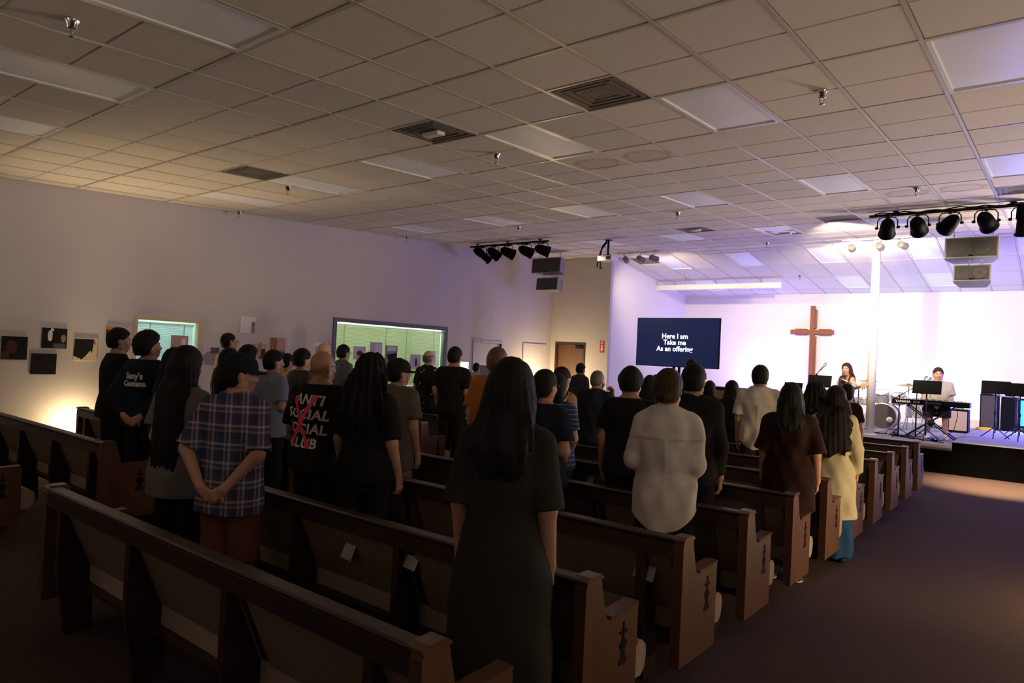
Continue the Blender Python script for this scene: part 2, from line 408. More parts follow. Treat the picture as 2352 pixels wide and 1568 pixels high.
g.obj('ceiling_grid', M_GRID, ceil2)

# ceiling lamps (off), vents, sprinklers
def lamp_meshes():
    f = MB(); w = CELL - .03; l = 2 * CELL - .03; t = .028
    f.box(0, t, 0, l, -.004, .03).box(w - t, w, 0, l, -.004, .03).box(t, w - t, 0, t, -.004, .03).box(t, w - t, l - t, l, -.004, .03)
    p = MB(); nx, ny = 6, 10
    v = []; fc = []
    for b in range(ny + 1):
        for a in range(nx + 1):
            u = a / nx; q = b / ny; z = .008 - .012 * (1 - (2 * u - 1) ** 2) * (1 - (2 * q - 1) ** 4)
            v.append((t + u * (w - 2 * t), t + q * (l - 2 * t), z))
    for b in range(ny):
        for a in range(nx): fc.append((b * (nx + 1) + a, (b + 1) * (nx + 1) + a, (b + 1) * (nx + 1) + a + 1, b * (nx + 1) + a + 1))
    p.add(v, fc, 0, True)
    return f.mesh('lamp_frame', M_LAMPFRAME), p.mesh('lens_panel', M_LENS)
LF, LL = lamp_meshes()
rowname = {-2: 'nearest row', 4: 'second row, by the vents', 10: 'third row', 16: 'last row before the stage'}
colname = {-9: 'beside the left wall', -6: 'second from the left wall', -3: 'third from the left wall', 0: 'fourth from the left wall', 3: 'over the right pew ends', 6: 'over the right aisle'}
for j, i in LAMPS:
    t = thing('ceiling_light', 'unlit ceiling panel ' + colname[j] + ', ' + rowname[i], 'ceiling light', c2w(gx(j) + .015, gy(i) + .015, 1.812), 0, 'unlit fluorescent ceiling panels')
    t.rotation_euler = (CT, 0, 0)
    mkobj('frame', LF, t); mkobj('lens_panel', LL, t)
c2name = {-6: 'left of the projector screen', -3: 'right behind the small white track lamps', 0: 'left of the white column', 3: 'right of the white column', 6: 'above the far right loudspeakers'}
R2 = Matrix.Rotation(-math.atan(SLOPE), 4, 'X')
for j, i in LAMPS2:
    lo = Vector((0, SY, cz(SY))) + R2 @ Vector((gx(j) + .015, .25 + i * CELL + .015, .002))
    t = thing('ceiling_light', 'unlit panel in the stage ceiling ' + c2name[j] + (', front row' if i == 0 else ', back row'), 'ceiling light', lo, 0, 'unlit fluorescent ceiling panels')
    t.rotation_euler = (-math.atan(SLOPE), 0, 0)
    mkobj('frame', LF, t); mkobj('lens_panel', LL, t)
def vent_mesh():
    mb = MB(); w = CELL - .03
    mb.box(0, w, 0, w, .01, .03)
    for k in range(4):                          # stepped square diffuser
        a = .02 + k * .06; b = w - a; z = .0 + .003 * k
        for (x0, x1, y0, y1) in ((a, b, a, a + .03), (a, b, b - .03, b), (a, a + .03, a + .03, b - .03), (b - .03, b, a + .03, b - .03)):
            mb.box(x0, x1, y0, y1, z, .02)
    return mb.mesh('diffuser', M_VENT)
VM = vent_mesh()
vlab = {(2, 3): 'large plain brown air vent left of the bright panel over the right pews', (-1, 3): 'brown air vent with a small white box in its middle', (-6, 3): 'brown air vent nearest the left wall', (2, 15): 'grey brown air vent left of the right lighting bar', (6, 13): 'dark air vent above the right lighting bar', (0, 17): 'brown air vent with a white box ahead of the stage', (-2, 15): 'brown air vent with a pale disc in the middle of the hall'}
for j, i in VENTS:
    t = thing('air_vent', vlab[j, i], 'air vent', c2w(gx(j) + .015, gy(i) + .015, 1.812), 0, 'square ceiling air vents'); t.rotation_euler = (CT, 0, 0)
    mkobj('diffuser', VM, t)
    if (j, i) in ((-1, 3), (0, 17)): MB().bbox(.19, .40, .24, .34, -.035, .0, .006).obj('sensor_box', M_VENTW, t, label='small white box on the vent')
    if (j, i) == (-2, 15): MB().lathe([(.0, -.02), (.10, -.02), (.12, 0)], 16, R=RT((.29, .29, 0))).obj('disc', M_VENTW, t)
t = thing('air_vent', 'grey brown air vent behind the small left track lamps', 'air vent', Vector((0, SY, cz(SY))) + R2 @ Vector((gx(-7) + .015, .27, .0)), 0, 'square ceiling air vents'); t.rotation_euler = (-math.atan(SLOPE), 0, 0)
mkobj('diffuser', VM, t)
def sprinkler_parts():
    a = MB().lathe([(.0, 0), (.045, 0), (.046, -.012), (.03, -.03), (.026, -.055), (.02, -.06), (.0, -.06)], 14).mesh('escutcheon', M_CHROME)
    b = MB()
    for s in (-1, 1): b.tube([(s * .012, 0, -.058), (s * .018, 0, -.08), (s * .004, 0, -.105)], .004, 6)
    b.lathe([(.0, -.104), (.02, -.104), (.022, -.109), (.0, -.112)], 12)
    return a, b.mesh('sprinkler_head', M_STEEL)
SA, SB = sprinkler_parts()
spl = [(-4.74, 1.53, 'at the top left corner'), (-4.70, 5.48, 'below the vent with the white box'), (-8.11, 5.24, 'under the second panel from the left wall'), (-10.60, 5.97, 'close to the left wall above the small window'),
       (-10.56, 9.62, 'close to the left wall above the large window'), (-7.78, 9.78, 'above the left lighting bar'), (-4.73, 9.89, 'in the middle of the hall'), (-1.47, 5.44, 'under the bright white ceiling bars'),
       (-1.48, 9.78, 'above the right lighting bar'), (-4.84, 14.34, 'at the ceiling ridge before the stage'), (-8.10, 17.61, 'at the left end of the rolled screen case'), (-5.11, 17.63, 'right of the rolled screen case'), (-8.4, 14.75, 'over the small left track lamps')]
for x, y, d in spl:
    t = thing('sprinkler', 'chrome fire sprinkler ' + d, 'sprinkler', (x, y, cz(y) + .003), 0, 'ceiling sprinklers')
    mkobj('escutcheon', SA, t); mkobj('sprinkler_head', SB, t)

# walls
W1 = (4.55, 5.52, EYE - 1.02, EYE + .28); W2 = (8.15, 11.13, EYE - .79, EYE + .49); D2 = (12.12, 13.10, 0, EYE + .26)
pl = lambda u, z, t: (WX - t, u, z)
struct('wall_left', wall_mesh(RY, SY + .3, lambda u: -.05, lambda u: cz(min(u, SY)) + .03, [W1, W2, D2], .14, pl), M_WALL)
D1 = (-10.62, -9.68, 0, 2.10)
pr = lambda u, z, t: (u, SY + t, z)
struct('wall_return', wall_mesh(WX, SX, lambda u: -.05, lambda u: cz(SY) + .03, [D1], .12, pr), M_WALL)
struct('wall_stage_left', wall_mesh(SY + .121, BY + .1, lambda u: -.05, lambda u: cz(u) + .03, [], .12, lambda u, z, t: (SX - t, u, z)), M_STAGEWALL)
struct('wall_back', wall_mesh(SX - .12, RX + .1, lambda u: -.05, lambda u: cz(BY) + .05, [], .12, lambda u, z, t: (u, BY + t, z)), M_STAGEWALL)
struct('wall_right', wall_mesh(RY, BY, lambda u: -.05, lambda u: cz(SY) + .05, [], .12, lambda u, z, t: (RX + t, u, z)), M_WALL)
struct('wall_rear', wall_mesh(WX - .1, RX + .1, lambda u: -.05, lambda u: cz(SY), [], .12, lambda u, z, t: (u, RY - t, z)), M_WALL)
M_BASE = mat('baseboard_brown', (.10, .07, .05), .6)
bb = MB()
for a, b in ((RY, D2[0] - .06), (D2[1] + .06, SY)): bb.box(WX, WX + .015, a, b, 0, .1)
struct('baseboard_left', bb, M_BASE)

# windows in the left wall with lit rooms behind, blinds and glass
def window(name, hole, frame_mat, slatm, pitch, cords, fw, tilt):
    y0, y1, z0, z1 = hole
    o = mkobj(name, None, loc=(WX, 0, 0), kind='structure')
    f = MB(); e = fw
    f.box(-.10, .018, y0 - e, y0 + .02, z0 - e, z1 + e).box(-.10, .018, y1 - .02, y1 + e, z0 - e, z1 + e).box(-.10, .018, y0 + .02, y1 - .02, z1 - .02, z1 + e).box(-.10, .018, y0 + .02, y1 - .02, z0 - e, z0 + .02)
    f.obj('window_frame', frame_mat, o)
    MB().add([(-.03, y0 + .02, z0 + .02), (-.03, y1 - .02, z0 + .02), (-.03, y1 - .02, z1 - .02), (-.03, y0 + .02, z1 - .02)], [(0, 1, 2, 3)]).obj('pane', M_GLASS, o)
    s = MB(); z = z1 - .10
    ya, yb = y0 + .03, y1 - .075
    ct, st_ = math.cos(tilt), math.sin(tilt)
    while z > z0 + .05:
        w = .0125
        s.add([(-.075 - w * ct, ya, z - w * st_), (-.075 - w * ct, yb, z - w * st_), (-.075, yb, z + .0016), (-.075, ya, z + .0016), (-.075 + w * ct, yb, z + w * st_), (-.075 + w * ct, ya, z + w * st_)], [(0, 1, 2, 3), (3, 2, 4, 5)])
        z -= pitch
    s.obj('blind_slats', slatm, o, kind='stuff')
    MB().box(-.095, -.05, ya - .01, yb + .01, z1 - .085, z1 - .05).obj('blind_headrail', M_CORD, o)
    c = MB()
    for q in cords: c.box(-.052, -.050, q - .008, q + .008, z0 + .05, z1 - .07)
    c.obj('blind_cords', M_CORD, o)
    return o
window('window_1', W1, M_WINFRAMEY, M_SLAT, .026, (4.78, 5.30), .02, 1.05)
window('window_2', W2, M_WINFRAME, M_SLATG, .026, (8.40, 9.45, 10.02, 10.82), .06, 1.25)
M_ROOM = mat('side_room_wall', (.60, .66, .62), .8)
def side_room(name, y0, y1, col, energy, lz):
    x0, x1 = WX - 1.6, WX - .14
    mb = MB(); v = [(x0, y0, 0), (x1, y0, 0), (x1, y1, 0), (x0, y1, 0), (x0, y0, 2.6), (x1, y0, 2.6), (x1, y1, 2.6), (x0, y1, 2.6)]
    mb.add(v, [(0, 1, 2, 3), (4, 7, 6, 5), (0, 4, 5, 1), (3, 2, 6, 7), (0, 3, 7, 4)])
    mb.obj(name, M_ROOM, kind='structure')
    n = max(2, int((y1 - y0) / .9))
    for k in range(n): lamp('POINT', (x0 + .7, y0 + (k + .5) * (y1 - y0) / n, 2.1), energy / n, col, size=.15)
side_room('wall_office', 4.0, 6.2, (.75, 1, .95), 34, 2.5)
side_room('wall_booth', 7.6, 11.7, (.85, 1, .74), 90, 2.5)
side_room('wall_hallway', 11.85, 13.5, (.85, 1, .95), 110, 2.5)
# doors
def door(name, hole, place, leafm, framem, label=None):
    pass
d = mkobj('door_1', None, loc=(0, SY, 0), kind='structure')
x0, x1, z1 = D1[0], D1[1], D1[3]
MB().box(x0, x0 + .05, -.02, .12, 0, z1).box(x1 - .05, x1, -.02, .12, 0, z1).box(x0 + .05, x1 - .05, -.02, .12, z1 - .05, z1).obj('door_frame', M_DARKWOOD, d)
MB().bbox(x0 + .05, x1 - .05, .06, .105, .01, z1 - .05, .004).obj('door_leaf', M_DOOR, d)
MB().bbox(x1 - .32, x1 - .10, .015, .06, z1 - .15, z1 - .08, .008).tube([(x1 - .20, .03, z1 - .08), (x1 - .34, -.0, z1 - .055)], .008).obj('door_closer', M_BLACK, d)
MB().tube([(x0 + .12, .06, 1.02), (x0 + .12, .01, 1.02), (x0 + .22, .01, 1.02)], .01).obj('door_handle', M_STEEL, d)
d = mkobj('door_2', None, loc=(WX, 0, 0), kind='structure')
y0, y1, _, z1 = D2
M_DOORGREY = mat('door_grey', (.50, .50, .48), .5)
MB().box(-.14, .02, y0 - .05, y0, 0, z1 + .05).box(-.14, .02, y1, y1 + .05, 0, z1 + .05).box(-.14, .02, y0, y1, z1, z1 + .05).obj('door_frame', M_DOORGREY, d)
MB().box(-.07, -.03, y0, y1, 1.42, z1).box(-.07, -.03, y0, y1, 0, .55).box(-.07, -.03, y0, y0 + .12, .55, 1.42).box(-.07, -.03, y1 - .12, y1, .55, 1.42).obj('door_leaf', M_DOORGREY, d)
MB().box(-.053, -.047, y0 + .12, y1 - .12, .55, 1.42).obj('pane', M_GLASS, d)
me = text_mesh(') no on', .13, mat('white_letters', (.85, .85, .82), .5), extrude=.004)
t = mkobj('door_sign_lettering', me, d, (.028, 12.27, EYE + .31), (math.pi / 2, 0, math.pi / 2), label='small white letters above the grey door')
d = mkobj('door_3', None, loc=(WX, 0, 0), kind='structure')
y0, y1, z1 = 14.02, 14.92, EYE + .27
MB().box(0, .022, y0 - .05, y0, 0, z1 + .05).box(0, .022, y1, y1 + .05, 0, z1 + .05).box(0, .022, y0, y1, z1, z1 + .05).obj('door_frame', M_WALL, d)
MB().box(0, .008, y0 + .006, y1 - .006, 0, z1 - .006).obj('door_leaf', M_WALL, d)
MB().lathe([(0, 0), (.012, 0), (.012, .03), (.026, .04), (.026, .06), (0, .065)], 12, R=RT((.008, y0 + .07, 1.0), ry=math.pi / 2)).obj('door_knob', M_STEEL, d)
# ---------------------------------------------------------------- pews
PL = 3.15                                     # pew length
def pew_parts():
    P = {}
    prof = [(0, .15), (0, .765), (.008, .785), (.03, .797), (.10, .797), (.118, .785), (.126, .75), (.158, .635), (.175, .605), (.20, .592), (.44, .602), (.452, .595), (.452, .15)]
    P['end_panel'] = MB().prism(prof, 'x', 0, .055).mesh('end_panel', M_PEW)
    cap = [(.196, .594), (.444, .604), (.444, .618), (.20, .610)]
    P['arm_cap'] = MB().prism(cap, 'x', -.008, .063).mesh('arm_cap', M_PEWCAP)
    P['head_cap'] = MB().prism([(-.008, .79), (-.008, .80), (.02, .812), (.10, .812), (.122, .797), (.122, .79)], 'x', -.008, .063).mesh('head_cap', M_PEWCAP)
    a, b = .055, PL - .055
    P['top_rail'] = MB().prism([(.0, .70), (0, .775), (.012, .788), (.052, .788), (.062, .775), (.062, .70)], 'x', a, b).mesh('top_rail', M_PEWDARK)
    P['rail_cap'] = MB().prism([(-.012, .789), (-.012, .797), (.0, .803), (.060, .803), (.072, .797), (.072, .789)], 'x', a, b).mesh('rail_cap', M_PEWDARK)
    P['back_board'] = MB().prism([(.040, .70), (.066, .70), (.205, .36), (.180, .36)], 'x', a, b).mesh('back_board', M_PEWDARK)
    n = 3; wd = (b - a) / n
    pts = [(.034, .695), (.041, .695), (.176, .375), (.169, .375)]
    P['back_panel'] = MB().prism(pts, 'x', .03, wd - .03).mesh('back_panel', M_FABRIC)
    P['stile'] = MB().prism([(.0, .70), (.04, .70), (.185, .36), (.185, .25), (.20, .0), (.06, .0), (.0, .36)], 'x', -.022, .022).mesh('stile', M_PEWDARK)
    P['seat_board'] = MB().box(a, b, .12, .47, .25, .275).mesh('seat_board', M_PEWDARK)
    P['cushion'] = MB().prism([(.17, .277), (.17, .40), (.20, .415), (.44, .425), (.50, .42), (.535, .395), (.545, .35), (.535, .29), (.50, .255), (.472, .25), (.472, .277)], 'x', a + .004, b - .004).prism([(.457, .262), (.457, .405), (.48, .422), (.515, .418), (.548, .39), (.556, .35), (.545, .29), (.51, .258)], 'x', .003, PL - .003).mesh('cushion', M_CUSHION)
    P['back_pad'] = MB().prism([(.066, .70), (.105, .69), (.24, .40), (.205, .40)], 'x', a + .01, b - .01).mesh('back_pad', M_CUSHION)
    e = MB()                                   # carved cross over a chalice shape
    e.box(.0545, .0585, .318, .330, .40, .555).box(.0545, .0585, .292, .356, .505, .517)
    e.prism([(.29, .46), (.324, .49), (.358, .46), (.345, .43), (.303, .43)], 'x', .0545, .0575)
    e.prism([(.30, .40), (.348, .40), (.336, .425), (.312, .425)], 'x', .0545, .0575); e.prism([(.292, .37), (.356, .37), (.356, .395), (.292, .395)], 'x', .0545, .0575)
    P['carved_emblem'] = e.mesh('carved_emblem', M_CARVE)
    return P, n, wd, a
PP, NP, PWD, PA = pew_parts()
def build_pew(label, loc):
    t = thing('church_pew', label, 'pew', loc, 0, 'rows of wooden church pews')
    for x in (0, PL - .055):
        e = mkobj('end_panel', PP['end_panel'], t, (x, 0, 0)); mkobj('arm_cap', PP['arm_cap'], e); mkobj('head_cap', PP['head_cap'], e)
        if x: mkobj('carved_emblem', PP['carved_emblem'], e)
    for nme in ('top_rail', 'rail_cap', 'back_board', 'seat_board', 'cushion', 'back_pad'): mkobj(nme, PP[nme], t)
    for k in range(NP): mkobj('back_panel', PP['back_panel'], t, (PA + k * PWD, 0, 0))
    for k in range(NP + 1): mkobj('stile', PP['stile'], t, (PA + .19 + k * (PL - .49) / NP, 0, 0))
    return t
ORD = ['nearest', 'second', 'third', 'fourth', 'fifth', 'sixth', 'seventh', 'eighth', 'ninth', 'tenth', 'eleventh']
def prow(n): return 1.50 + .918 * n
pc_note = ['; the empty one across the bottom', '; its back holds a white card', '; behind the woman in the white shirt', '; second pew end in full view', '; beside the white-soled shoe', '; beside the cream coat', '', '', '', '', '; closest to the stage']
CXL = -4.63; LXL = -9.39
pews = {}
for n in range(11):
    lab = 'dark wooden pew in the middle block, ' + ORD[n] + ' row from the camera'
    t = build_pew(lab, (CXL, prow(n), 0)); pews['c', n] = t
for n in range(0, 11):
    t = build_pew('dark wooden pew in the block by the left wall, ' + ORD[n] + ' row from the camera', (LXL - (.30 if n == 0 else 0), prow(n), 0)); pews['l', n] = t
# white cards tucked into pew backs
def card(x, n, z, d, h=.14, w=.09, rz=.06):
    y = prow(n) + .034 + (.695 - z) * (.135 / .32)
    o = MB().bbox(-w / 2, w / 2, -.004, 0, -h / 2, h / 2, .0015).mesh('card', M_PAPER)
    t = thing('pew_card', d, 'card', (x, y - .006, z), 0, 'paper cards on the pew backs', o); t.rotation_euler = (-.40, rz, 0); return t
card(-3.05, 1, .60, 'white card held on the back of the second pew, nearest the plaid shirt man')
card(-2.55, 1, .64, 'smaller card on the second pew back, left of the dark dress woman', .09, .10)
card(-1.72, 2, .60, 'pale card on the third pew back, right of the dark dress woman', .13, .12)
card(-3.20, 4, .66, 'pale card on a pew back left of the dark dress shoulder', .10, .07)

# ---------------------------------------------------------------- things on the left wall
def flatmat(name, c): return mat('print_' + name, c, .6, spec=.15)
K_, BR, TN, PK, GY, WH, OR_, LV, DG, CR = [flatmat(n, c) for n, c in (('black', (.010, .010, .011)), ('brown', (.07, .03, .02)), ('tan', (.35, .20, .12)), ('pink', (.50, .33, .31)), ('grey', (.25, .25, .27)), ('white', (.72, .72, .72)), ('orange', (.50, .22, .07)), ('lilac', (.55, .52, .55)), ('darkgrey', (.09, .09, .10)), ('cream', (.60, .52, .38)))]
PM = [K_, BR, TN, PK, GY, WH, OR_, LV, DG, CR]
def photo(y0, y1, z0, z1, base, shapes, label, x=WX, tilt=0.0):
    w = y1 - y0; h = z1 - z0; mb = MB()
    mb.bbox(0, .012, -w / 2, w / 2, -h / 2, h / 2, .003, PM.index(base))
    o = thing('photo_print', label, 'photo print', (x + .001, (y0 + y1) / 2, EYE + (z0 + z1) / 2), 0, 'photo prints on the left wall', mb.mesh('photo_print', PM)); o.rotation_euler = (tilt, 0, 0)
    im = MB()
    for i, (poly, m) in enumerate(shapes):
        im.add([(.0126 + .0004 * i, (p[0] - .5) * w, (p[1] - .5) * h) for p in poly], [tuple(range(len(poly)))], PM.index(m))
    if shapes: im.obj('image', PM, o)
    return o
def blob(cx, cy, rx, ry, n=14): return [(cx + rx * math.cos(2 * math.pi * k / n), cy + ry * math.sin(2 * math.pi * k / n)) for k in range(n)]
def rect(a, b, c, d): return [(a, c), (b, c), (b, d), (a, d)]
photo(2.90, 3.19, -.38, -.075, K_, [(blob(.38, .55, .22, .3), BR), (rect(.0, .3, .0, .35), BR)], 'dark photo print with a brown hand, leftmost on the wall')
photo(3.35, 3.65, -.215, .06, K_, [(blob(.32, .62, .10, .28), WH), (blob(.62, .6, .22, .28), K_), (blob(.85, .5, .1, .2), TN), (rect(.45, .95, .02, .25), DG), (rect(.33, .45, .85, .98), WH)], 'photo print of a dark head before a light gap, topmost on the left')
photo(3.24, 3.54, -.57, -.29, K_, [], 'plain black photo print, lowest on the left wall')
photo(3.74, 4.04, -.375, -.055, CR, [([(0, .2), (.02, .95), (.85, .95), (.78, .35), (.7, .45), (.5, .2), (.35, .05), (.15, .15)], K_), (blob(.88, .8, .05, .1), TN)], 'photo print with black shape on cream, left of the dark sweater man')
photo(4.14, 4.47, -.10, .13, LV, [(rect(.0, .35, .0, 1.), OR_), (rect(.0, .12, .3, .8), BR)], 'orange and lilac photo print behind the dark sweater man')
photo(5.09, 5.36, -.25, .05, PK, [(rect(.6, .85, .45, .85), WH), (rect(.0, .45, .2, .4), DG), (rect(.0, .9, .0, .18), BR)], 'pinkish photo print stuck on the small window', WX - .0305)
photo(5.58, 5.88, -.37, -.10, LV, [(blob(.5, .3, .45, .42), GY), (rect(.45, .95, .6, .95), DG)], 'grey photo print of a round shape, right of the small window')
photo(6.21, 6.49, .145, .425, WH, [(rect(.7, .97, .02, .72), GY), (rect(.8, .9, .5, .6), K_)], 'white photo print with a grey strip, highest on the wall')
photo(6.46, 6.72, -.30, -.02, PK, [(rect(.1, .9, .1, .7), BR)], 'dusky pink photo print below the striped one')
photo(6.79, 7.08, -.20, .10, OR_, [(rect(.06, .12, 0, 1), BR), (rect(.2, .25, 0, 1), BR), (rect(.33, .37, 0, 1), BR), (rect(.5, 1, .0, .2), DG), (rect(.42, 1, .3, 1), PK)], 'salmon photo print with dark vertical stripes')
photo(7.68, 7.93, -.25, .05, WH, [(rect(.08, .35, .1, .8), PK)], 'white photo print left of the large window')
photo(8.62, 8.92, -.24, .02, LV, [(blob(.5, .5, .25, .2), BR), (rect(.3, .35, .0, .4), DG), (rect(.7, .74, .0, .5), DG)], 'lilac photo print on the large window, leftmost there', WX - .0305)
photo(9.03, 9.34, -.17, .12, LV, [(rect(.4, .95, .1, .9), WH)], 'pale photo print on the large window, second from left', WX - .0305)
photo(9.44, 9.75, -.30, .07, GY, [([(.1, .5), (.95, .6), (.9, .1), (.3, .05)], K_), (rect(.1, .9, .7, .95), WH)], 'photo print with a black shape in the middle of the large window', WX - .0305)
photo(10.13, 10.43, -.40, -.09, LV, [(rect(.45, .65, .2, .75), DG), (rect(.5, .6, .3, .6), K_)], 'lilac photo print low on the right of the large window', WX - .0305)
photo(10.62, 10.88, -.30, .01, WH, [(rect(.2, .6, .2, .6), PK)], 'white photo print at the right edge of the large window', WX - .0305)
# fire extinguisher sign on the return wall
t = thing('fire_extinguisher_sign', 'red fire extinguisher sign with white arrow beside the brown door', 'sign', (-9.18, SY - .001, EYE + .32), 0, None, MB().bbox(-.065, .065, -.006, 0, -.15, .15, .002).mesh('fire_extinguisher_sign', M_RED))
MB().add([(-.018, -.0075, .05), (.018, -.0075, .05), (.018, -.0075, -.05), (.042, -.0075, -.05), (0, -.0075, -.12), (-.042, -.0075, -.05), (-.018, -.0075, -.05)], [(0, 1, 2, 3, 4, 5, 6)]).obj('arrow', M_WHITE, t, label='white arrow pointing down')
MB().box(-.045, .045, -.0075, -.006, .085, .095).box(-.04, .04, -.0075, -.006, .105, .115).box(-.03, .03, -.0075, -.006, .125, .133).obj('sign_bars', M_WHITE, t)
# uplight can by the left wall
t = thing('uplight', 'small glowing can lamp on the floor by the left wall', 'lamp', (-10.58, 3.78, 0))
MB().lathe([(.0, 0), (.075, 0), (.08, .02), (.08, .30), (.085, .33), (.072, .33), (.068, .30), (0, .30)], 18).obj('can', M_BLACK, t)
MB().lathe([(.0, .312), (.06, .312), (.05, .325), (0, .333)], 16).obj('lens', mat('lamp_glow', (1, .8, .5), .4, emit=(1, .72, .36), estr=40), t)

# bright laptop on a small table by the grey door
t = thing('side_table', 'small dark table by the grey door at the left wall', 'table', (-10.57, 11.50, 0))
MB().bbox(-.19, .19, -.40, .40, 1.24, 1.27, .006).obj('table_top', M_DARKWOOD, t)
for sx in (-1, 1):
    for sy in (-1, 1): MB().box(sx * .15 - .02, sx * .15 + .02, sy * .36 - .02, sy * .36 + .02, 0, 1.24).obj('leg', M_DARKWOOD, t)
t = thing('laptop', 'glowing white laptop screen on the small table by the grey door', 'laptop', (-10.55, 11.46, 1.27), .74)
MB().bbox(-.17, .17, -.24, 0, 0, .018, .004).obj('keyboard_base', M_STEEL, t)
R = RT((0, 0, .015), rx=.2)
MB().bbox(-.17, .17, 0, .01, 0, .23, .003, R=R).obj('lid', M_STEEL, t)
MB().box(-.158, .158, -.002, 0, .012, .215, R=R).obj('screen', mat('laptop_glow', (.5, .5, .5), .4, emit=(.85, 1, .97), estr=1.3), t)

# ---------------------------------------------------------------- lighting bars, loudspeakers, projector
def can_light(loc, target, kind, label, par_z):
    # theatre spotlight hung from a bar by a yoke; kind 'par' bulbous body, 'long' tube body
    t = thing('stage_spotlight', label, 'spotlight', loc, 0, 'black stage spotlights')
    R = aim((0, 0, 0), Vector(target) - Vector(loc))
    if kind == 'par':
        body = [(.0, -.17), (.035, -.168), (.05, -.15), (.085, -.10), (.10, -.04), (.105, .02), (.11, .10), (.122, .12), (.122, .145), (.10, .145), (.095, .06), (0, .05)]
    else:
        body = [(.0, -.20), (.07, -.20), (.085, -.17), (.088, .0), (.075, .02), (.078, .20), (.095, .21), (.095, .235), (.07, .235), (.065, .12), (0, .11)]
    MB().lathe(body, 16, R=R).obj('housing', M_BLACKP, t)
    MB().lathe([(0, .051), (.09, .062), (.09, .066), (0, .075)] if kind == 'par' else [(0, .112), (.062, .12), (.062, .124), (0, .132)], 14, R=R).obj('lens', mat('spot_lens', (.6, .6, .65), .1, spec=1), t)
    ax = Vector((1, 0, 0))
    y = MB(); h = par_z - loc[2]
    for s in (-1, 1):
        y.tube([(s * .135, 0, -.01), (s * .135, 0, h * .55), (s * .10, 0, h - .035), (0, 0, h - .03)], .009, 6)
        y.lathe([(0, 0), (.022, 0), (.022, .03), (.01, .045), (0, .045)], 8, R=RT((s * .125, 0, 0), ry=s * math.pi / 2))
    y.box(-.02, .02, -.025, .025, h - .05, h + .01)
    y.obj('yoke', M_BLACK, t)
    c = [R @ Vector((0, 0, -.165)), R @ Vector((0, 0, -.22)) + Vector((.02, 0, .05)), Vector((.05, -.03, h - .03)), Vector((.07, 0, h))]
    MB().tube(c, .006, 6).obj('cable', M_BLACKP, t)
    return t
def track(x0, x1, y, label, thick=.022, drop=.05, m=M_BLACK, name='lighting_bar'):
    z = cz(y) - drop
    t = thing(name, label, 'lighting bar', ((x0 + x1) / 2, y, z)); L = (x1 - x0) / 2
    MB().tube([(-L, 0, 0), (L, 0, 0)], thick, 10).obj('bar', m, t)
    for s in (-.8, 0, .8): MB().tube([(s * L, 0, thick * .5), (s * L, 0, drop + .001)], .012, 8).lathe([(.04, 0), (.04, .012), (0, .012)], 12, R=RT((s * L, 0, drop - .013))).obj('hanger', m, t)
    return z
zb = track(-10.45, -8.30, 11.45, 'black lighting bar with five spotlights by the left wall')
for (x, tg, _, _), k, d in zip(BAR_L, ('long', 'par', 'par', 'par', 'par'), ('black tube spotlight leftmost on the left bar', 'black spotlight second on the left bar', 'black spotlight in the middle of the left bar', 'black spotlight fourth on the left bar', 'black spotlight at the right end of the left bar')):
    can_light((x, 11.45, BZ), tg, k, d, zb)
zb = track(-2.37, 1.2, 11.58, 'long black lighting bar over the right pews, running out of view')
w = MB(); pts = [(-2.3 + .1 * k, 11.57, zb + .025 + .012 * math.sin(k * 1.9) + .008 * math.sin(k * .7)) for k in range(34)]
o = w.tube(pts, .009, 6).obj('cable', M_BLACKP); tag(o, 'black cable running along the right lighting bar', 'cable')
for (x, tg, _, _), k, d in zip(BAR_R, ('par', 'par', 'par', 'par', 'long'), ('black spotlight leftmost on the right bar', 'black spotlight second on the right bar', 'black spotlight third on the right bar, turned left', 'black spotlight fourth on the right bar, beside the loudspeaker', 'black tube spotlight at the right picture edge')):
    can_light((x, 11.58, BZ), tg, k, d, zb)
def small_track(x0, x1, y, heads, side):
    z = track(x0, x1, y, 'thin white track with three small lamps ' + side, .016, .03, M_WHITE, 'track_rail')
    for k, (x, tgt) in enumerate(heads):
        t = thing('track_lamp', 'small pale track lamp, ' + ('left', 'middle', 'right')[k] + ' one ' + side, 'track lamp', (x, y, z - .15), 0, 'small pale track lamps')
        R = aim((0, 0, 0), Vector(tgt) - Vector((x, y, z - .15)))
        MB().lathe([(0, -.10), (.055, -.10), (.065, -.09), (.065, .10), (.07, .11), (.055, .11), (.05, .05), (0, .045)], 14, R=R).obj('lamp_head', M_SPKBOX, t)
        MB().tube([(0, 0, .06), (0, 0, .15)], .012, 8).obj('stem', M_WHITE, t)
small_track(-8.50, -7.32, 14.5, [(-8.21, (-9.4, 18, EYE + 2.0)), (-7.82, (-7.5, 18, EYE + 1.9)), (-7.48, (-6.2, 18, EYE + 1.9))], 'at the left before the stage')
small_track(-3.45, -2.2, 14.55, [(-3.27, (-3.9, 19, EYE + 2.1)), (-2.78, (-2.9, 19, EYE + 2.1)), (-2.40, (-1.2, 19, EYE + 2.1))], 'by the white column')
